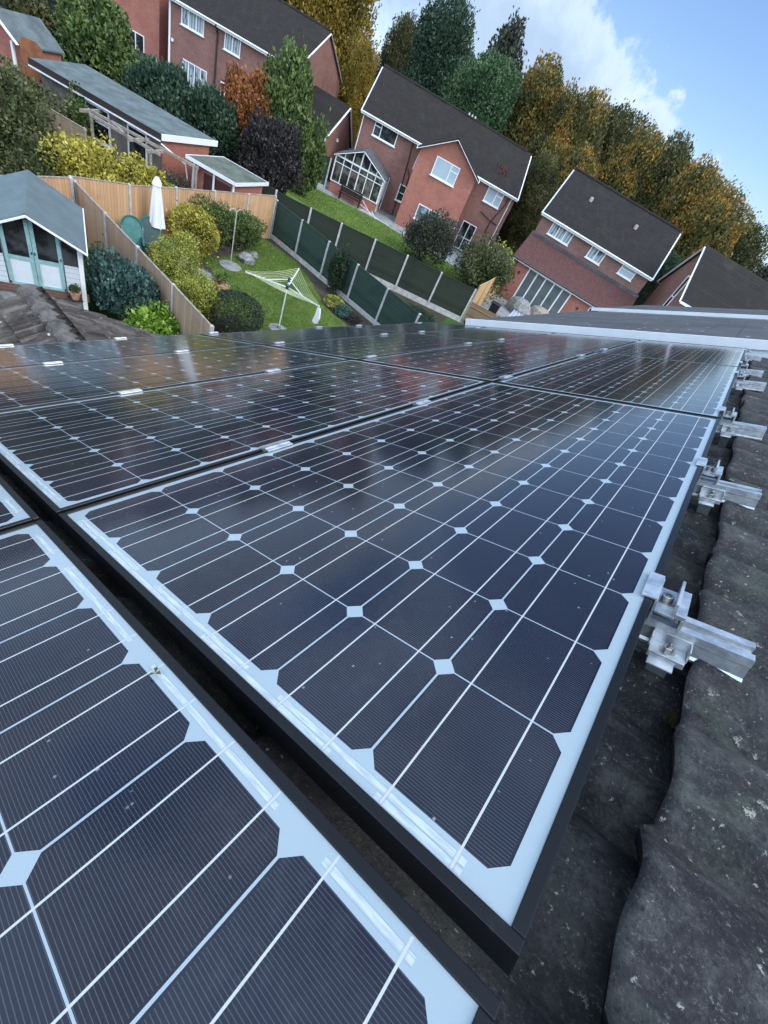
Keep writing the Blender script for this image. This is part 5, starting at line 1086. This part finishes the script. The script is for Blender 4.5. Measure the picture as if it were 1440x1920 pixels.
m = MB(); m.add([(OLA + .01, -.06, 2.20), (OLA + .36, OD + .25, 2.26), (OLA + .36, OD + .25, 2.48), (OLA + .01, -.06, 2.42), (OLA + .05, -.06, 2.20), (OLA + .40, OD + .25, 2.26), (OLA + .40, OD + .25, 2.48), (OLA + .05, -.06, 2.42)], [(0, 1, 2, 3), (4, 5, 6, 7), (0, 1, 5, 4), (1, 2, 6, 5), (2, 3, 7, 6), (3, 0, 4, 7)]); m.build('fascia', MT['white'], t)
m = MB(); m.add([(OLA - .09, .12, 0), (OLA + .2, OD - .1, 0), (OLA + .2, OD - .1, 2.3), (OLA - .09, .12, 2.3)], [(0, 1, 2, 3)]); m.build('end_wall', MT['brick_b'], t)
inv = t.matrix_world.inverted()
w0 = inv @ at_z(497 / 3, 560 / 3, 2.05); w1 = inv @ at_z(633 / 3, 640 / 3, 2.05); window(t, w0.x, w1.x, .85, 2.08, y=.12, mull=(), trans=((.55, 0, 1),), pane='pane_dark', fr=.07)
w0 = inv @ at_z(750 / 3, 700 / 3, 2.05); w1 = inv @ at_z(845 / 3, 762 / 3, 2.05)
dr = window(t, w0.x, w1.x, .05, 2.08, y=.12, mull=(), trans=(), pane='pane_dark', fr=.06, sill=False, name='door')
m = MB(); m.tube([(OLA + .05, -.12, 2.1), (OLA + .9, .3, 1.75), (OLA + 1.0, .35, 1.2)], .03, 6); m.build('drainpipe', MT['white'], t)
C0, C1, C2 = at_z(1045 / 3, 868 / 3, 2.15), at_z(300 + 428 / 3, 1030 / 3, 2.15), at_z(300 + 612 / 3, 1028 / 3, 2.15); C3 = C0 + (C2 - C1)
t = thing('garage', 'small brick garage with a mossy flat roof edged in white, behind the orange fence', 'garage', place(C1.x, C1.y))
q_ = [Vector((p.x - C1.x, p.y - C1.y, 0)) for p in (C0, C1, C2, C3)]; cen = sum(q_, Vector()) / 4
def ring(m, pts, z0, z1): m.add([(p.x, p.y, z0) for p in pts] + [(p.x, p.y, z1) for p in pts], [(3, 2, 1, 0), (4, 5, 6, 7), (0, 1, 5, 4), (1, 2, 6, 5), (2, 3, 7, 6), (3, 0, 4, 7)])
m = MB(); ring(m, [cen + (p - cen) * .95 for p in q_], 2.02, 2.15); m.build('roof', MT['felt_green'], t)
m = MB(); ring(m, [cen + (p - cen) * .86 for p in q_], 0, 2.02); m.build('wall', MT['brick_b'], t)
for i in range(4):
    a, b = q_[i], q_[(i + 1) % 4]; m = MB(); m.bar(a + Vector((0, 0, 2.09)), b + Vector((0, 0, 2.09)), .03, .13); m.build('fascia', MT['white'], t)
for k in (.12, .55, .97):
    p = q_[0].lerp(q_[1], k); m = MB(); m.bar(p + (cen - p) * .06, p + (cen - p) * .06 + Vector((0, 0, 2.0)), .06); m.build('post', MT['white_dirty'], t)
m = MB(); a, b = cen + (q_[0] - cen) * .87, cen + (q_[1] - cen) * .87; n_ = (b - a).normalized().cross(Vector((0, 0, 1))) * .012
d0, d1 = a.lerp(b, .30), a.lerp(b, .92); m.add([d0 + n_, d1 + n_, d1 + n_ + Vector((0, 0, 1.85)), d0 + n_ + Vector((0, 0, 1.85))], [(0, 1, 2, 3)]); m.build('door', plain('dark_red_door', (.07, .02, .022), .5), t)
t = thing('pergola', 'weathered timber pergola frame in front of the long outbuilding', 'pergola', place(-21.6, 9.9))
Pz = lambda u, v, z: at_z(u, v, z) - Vector((-21.6, 9.9, 0))
for (u, v) in ((170, 208), (282, 284), (368, 312)):
    p = Pz(u, v, 1.95); m = MB(); m.bar((p.x, p.y, 0), p, .09); m.build('post', MT['timber_old'], t)
for a, b in (((165, 205), (372, 316)), ((150, 207), (208, 209)), ((168, 214), (300, 290)), ((240, 262), (322, 262)), ((276, 284), (306, 284)), ((205, 226), (246, 262))):
    m = MB(); m.bar(Pz(*a, 1.98), Pz(*b, 1.98), .07, .10); m.build('beam', MT['timber_old'], t)

# odds and ends at the upper left
t = thing('garden_shed', 'small white gabled shed end at the top left edge', 'shed', place(-29.27, 8.99, 0, R(30)))
m = MB(); m.prism([(-1.2, 0), (.55, 0), (.55, 2.45), (-.35, 3.1), (-1.2, 2.45)], 0, 2.2, lambda p, q, s: Vector((p, s, q))); m.build('wall', MT['brick_b'], t)
for xa, xb in ((-1.35, -.35), (.68, -.35)):
    m = MB(); m.add([(xa, -.2, 2.42), (xb, -.2, 3.16), (xb, 2.3, 3.16), (xa, 2.3, 2.42), (xa, -.2, 2.36), (xb, -.2, 3.10), (xb, 2.3, 3.10), (xa, 2.3, 2.36)], [(0, 1, 2, 3), (4, 5, 6, 7), (0, 1, 5, 4), (1, 2, 6, 5), (2, 3, 7, 6), (3, 0, 4, 7)]); m.build('roof', MT['felt'], t)
    m = MB(); m.bar((xa, -.22, 2.38), (xb, -.22, 3.12), .03, .22, (0, 1, 0)); m.build('bargeboard', MT['white'], t)
m = MB(); m.box(.30, .40, -.22, -.14, 0, 2.4); m.build('post', MT['white'], t)
m = MB(); m.box(-.38, .38, 0, .05, 0, 2.55); m.prism([(-.38, 2.55), (.38, 2.55), (.22, 2.72), (-.22, 2.72)], 0, .05, lambda p, q, s: Vector((p, s, q))); o = m.build('rusty_panel', MT['rust']); o.matrix_world = place(-28.35, 9.5, 0, R(62)); tag(o, 'rust brown upright panel beside the small white gabled shed', 'panel')
m = MB(); m.lathe([(1.15, 0), (1.15, 1.5), (1.0, 1.9), (.6, 2.15), (.05, 2.25)], n=20); o = m.build('domed_cover', MT['tarp']); o.matrix_world = place(-33.2, 11.1) @ Matrix.Diagonal((1.4, 1.0, 1.0, 1)); tag(o, 'grey blue domed cover behind the rust brown panel', 'cover')
# odds and ends by the right-hand house
t = thing('corrugated_roof', 'grey corrugated sheet roof of a low store below the sliding doors', 'lean-to', place(-9.6, 25.6, 0, R(14)))
m = MB(); n_ = 60; vs = []
for i in range(n_ + 1):
    x = 2.3 * i / n_; z = .035 * math.cos(x * 2 * math.pi / .19)
    vs += [(x, 0, .85 + z), (x, 1.5, 1.25 + z), (x, 0, .84 + z), (x, 1.5, 1.24 + z)]
m.add(vs, [f_ for i in range(n_) for f_ in ((4 * i, 4 * i + 4, 4 * i + 5, 4 * i + 1), (4 * i + 2, 4 * i + 3, 4 * i + 7, 4 * i + 6))]); m.build('sheet', MT['grey_sheet'], t)
m = MB(); m.box(.06, 2.24, .06, 1.45, 0, .82); m.build('store', MT['timber_old'], t)
def lump_of(label, pos, rx, ry, h, seed, matl):
    rng = random.Random(seed); m = MB(); m.lathe([(.05, 0), (1.0, .02), (1.05, .4), (.8, .8), (.4, .97), (.04, 1.0)], n=14, wob=lambda k, i: 1 + .12 * math.sin(k * 1.7 + i) + rng.uniform(-.06, .06))
    o = m.build('covered_furniture', matl, smooth=False); o.matrix_world = Matrix.Translation(pos) @ Matrix.Diagonal((rx, ry, h, 1)); return tag(o, label, 'cover')
lump_of('grey weathered cover in front of the sliding doors, left one', at_z(975, 575, .5) - Vector((0, 0, .5)), .9, .7, 1.05, 1, MT['stone'])
lump_of('brown grey weathered cover in front of the sliding doors, right one', at_z(1012, 590, .5) - Vector((0, 0, .5)), .9, .7, 1.0, 2, MT['timber_old'])
t = thing('wheelie_bin', 'black bin standing at the foot of the fresh orange fence', 'bin', place(-11.0, 26.6, 0, R(20)))
m = MB(); m.prism([(-.27, -.27), (.27, -.27), (.29, .30), (-.29, .30)], 0, 1.0, lambda p, q, s: Vector((p * (.85 + .15 * s), q * (.85 + .15 * s), s))); m.build('body', MT['dark'], t)
m = MB(); m.box(-.31, .31, -.31, .34, 1.0, 1.06); m.build('lid', MT['dark'], t)

# ------------------------------------------------------------------ trees behind the houses
def tree_mesh(seed, h, rx, ry, n, size, up, conif=0.0, low=.12, lump=.3, nb=16):
    rng = random.Random(seed); bl = [(0, 0, h * .55, rx * .72, ry * .72, h * .34)]
    for k in range(nb):
        t = (k + .5) / nb; z = low + (0.90 - low) * t; a = k * 2.4 + rng.uniform(-.4, .4); w = (math.sin(math.pi * (.22 + .56 * t)) ** .5) * (1 - conif * t)
        q = rng.uniform(.30, .55) * w; bl.append((rx * q * math.cos(a), ry * q * math.sin(a), h * z, rx * (.30 + .24 * w) * rng.uniform(.8, 1.15), ry * (.30 + .24 * w) * rng.uniform(.8, 1.15), h * rng.uniform(.10, .15)))
    bl.append((0, 0, h * .90, rx * .30 * (1 - conif * .5), ry * .30 * (1 - conif * .5), h * .10))
    return leaf_mesh('crown', bl, n, size, seed, up=up, lump=lump, zmin=.3, shell=.55)
KINDS = {'broad': tree_mesh(101, 14, 4.6, 4.6, 62000, .24, .42), 'broad2': tree_mesh(102, 14, 5.0, 4.6, 62000, .24, .42, lump=.34), 'round': tree_mesh(103, 13, 4.8, 4.8, 62000, .24, .2, .12, lump=.22), 'spire': tree_mesh(104, 15, 3.0, 3.0, 30000, .25, .6, .75, lump=.25), 'tall': tree_mesh(105, 18, 4.6, 4.6, 60000, .26, .6, .2)}
tm = MB(); branches(tm, (0, 0, 0), (0, 0, 11.5), .32, 5, 9, .42); o_ = tm.build('trunk', MT['trunk']); TRUNK = o_.data; bpy.data.objects.remove(o_)
KH = {'broad': 13.6, 'broad2': 13.6, 'round': 12.9, 'spire': 15.3, 'tall': 17.6}; KH = {k: max(v.co.z for v in m.vertices) * .985 for k, m in KINDS.items()}; KR = {'broad': 4.6, 'broad2': 5, 'round': 4.8, 'spire': 2.6, 'tall': 4.6}
def tree(label, kind, leaf, azd, dist, topel, halfw, rz=0.0, group='trees behind the houses'):
    """halfw: half the crown's width in degrees"""
    p = polar(azd, dist); H = EYE + dist * math.tan(R(topel)); s = H / KH[kind]; w = dist * math.tan(R(halfw)) / KR[kind]
    t = thing('tree', label, 'tree', place(p.x, p.y, 0, rz), group)
    p.z = 0; o = link('crown', KINDS[kind], LF[leaf] if not KINDS[kind].materials else None, t); o.scale = (w, w, s); o.material_slots[0].link = 'OBJECT'; o.material_slots[0].material = LF[leaf]
    o = link('trunk', TRUNK, None, t); o.scale = (w, w, s); return t
TREES = [
 ('tall golden olive tree between the upper brick house and the garage', 'tall', 'gold', -48.6, 57, 7.6, 4.0, 0.3),
 ('golden olive tree behind the gable of the upper brick house', 'broad', 'gold', -52.5, 60, 4.6, 6.1, 1.1),
 ('dull olive tree behind the ridge of the upper left house', 'broad2', 'olive', -58.5, 66, 3.4, 6.9, 2.0),
 ('olive brown tree peeking out left of the big dark green tree', 'broad2', 'olive', -42.2, 66, 4.3, 2.2, 0.4),
 ('big rounded dark green tree behind the middle house ridge', 'round', 'deep', -38.6, 58, 6.7, 4.0, 0.9),
 ('lighter mid green tree right of the big dark green tree', 'round', 'mid', -34.0, 55, 5.1, 4.3, 2.3),
 ('narrow pointed dark tree rising behind the mid green tree', 'spire', 'greygreen', -33.3, 64, 7.5, 3.0, 1.0),
 ('tall autumn tree at the right end of the middle house roof', 'broad', 'autumn', -28.6, 58, 6.5, 4.4, 0.5),
 ('rust tinged autumn tree above the left end of the right house', 'broad2', 'autumn', -24.6, 56, 6.6, 4.1, 1.7),
 ('dark olive tree in the middle of the autumn row', 'broad', 'olive', -21.2, 59, 6.7, 3.9, 2.9),
 ('autumn tree with orange patches behind the right house ridge', 'broad2', 'autumn', -17.9, 56, 6.5, 4.0, 3.3),
 ('olive autumn tree above the right end of the right house', 'broad', 'olive', -14.6, 58, 6.6, 3.7, 0.1),
 ('bushy autumn tree between the right house and the rightmost gable', 'broad2', 'autumn', -11.4, 55, 6.4, 4.0, 4.0),
 ('orange topped tree above the rightmost gable', 'broad', 'autumn', -8.2, 54, 5.6, 3.7, 5.1),
 ('olive tree dropping towards the right edge of the photo', 'broad2', 'olive', -5.2, 57, 4.4, 3.9, 0.9),
 ('grey green tree at the right edge behind the rightmost roof', 'round', 'greygreen', -1.0, 60, 2.6, 4.4, 1.4),
 ('low dark tree in the gap left of the right house', 'round', 'olive', -24.8, 49, 1.2, 2.6, 0.2),
 ('low autumn tree in the gap between the middle and right houses', 'broad', 'autumn', -22.6, 52, 3.2, 3.2, 3.9),
 ('low dark tree filling the gap beside the rightmost gable', 'round', 'deep', -9.4, 47, -.4, 2.2, 1.2),
 ('dark green understorey tree behind the right end of the middle house', 'round', 'deep', -29.6, 62, 2.2, 4.1, 2.2),
 ('olive understorey tree behind the dark green tree, low in the wood', 'broad', 'olive', -36.5, 68, 4.0, 3.6, 0.6),
 ('low olive tree between the garage roof and the middle house gable', 'broad', 'gold', -45.2, 55, 1.4, 1.7, 5.5),
 ('low green tree filling the wood behind the right house roof', 'broad2', 'olive', -15.8, 62, 3.8, 4.4, 0.7),
]
for a in TREES: tree(*a)

# moss caught between the roof tiles by the nearest hook
V, F = leaf_cloud([(.096, .345, -.122, .016, .012, .007), (.105, .322, -.126, .012, .012, .005), (.185, .93, -.108, .022, .018, .006)], 5000, .0022, 91, zmin=-9)
me = bpy.data.meshes.new('moss'); set_mesh(me, V, F); o = link('moss', me, leaf_mat('roof_moss', [(0, (0.02, 0.022, 0.010)), (0.5, (0.06, 0.06, 0.025)), (1, (0.13, 0.12, 0.06))], 60)); o.matrix_world = ROOF
tag(o, 'small clumps of green brown moss on the roof tiles below the nearest rail', 'moss', kind='stuff')
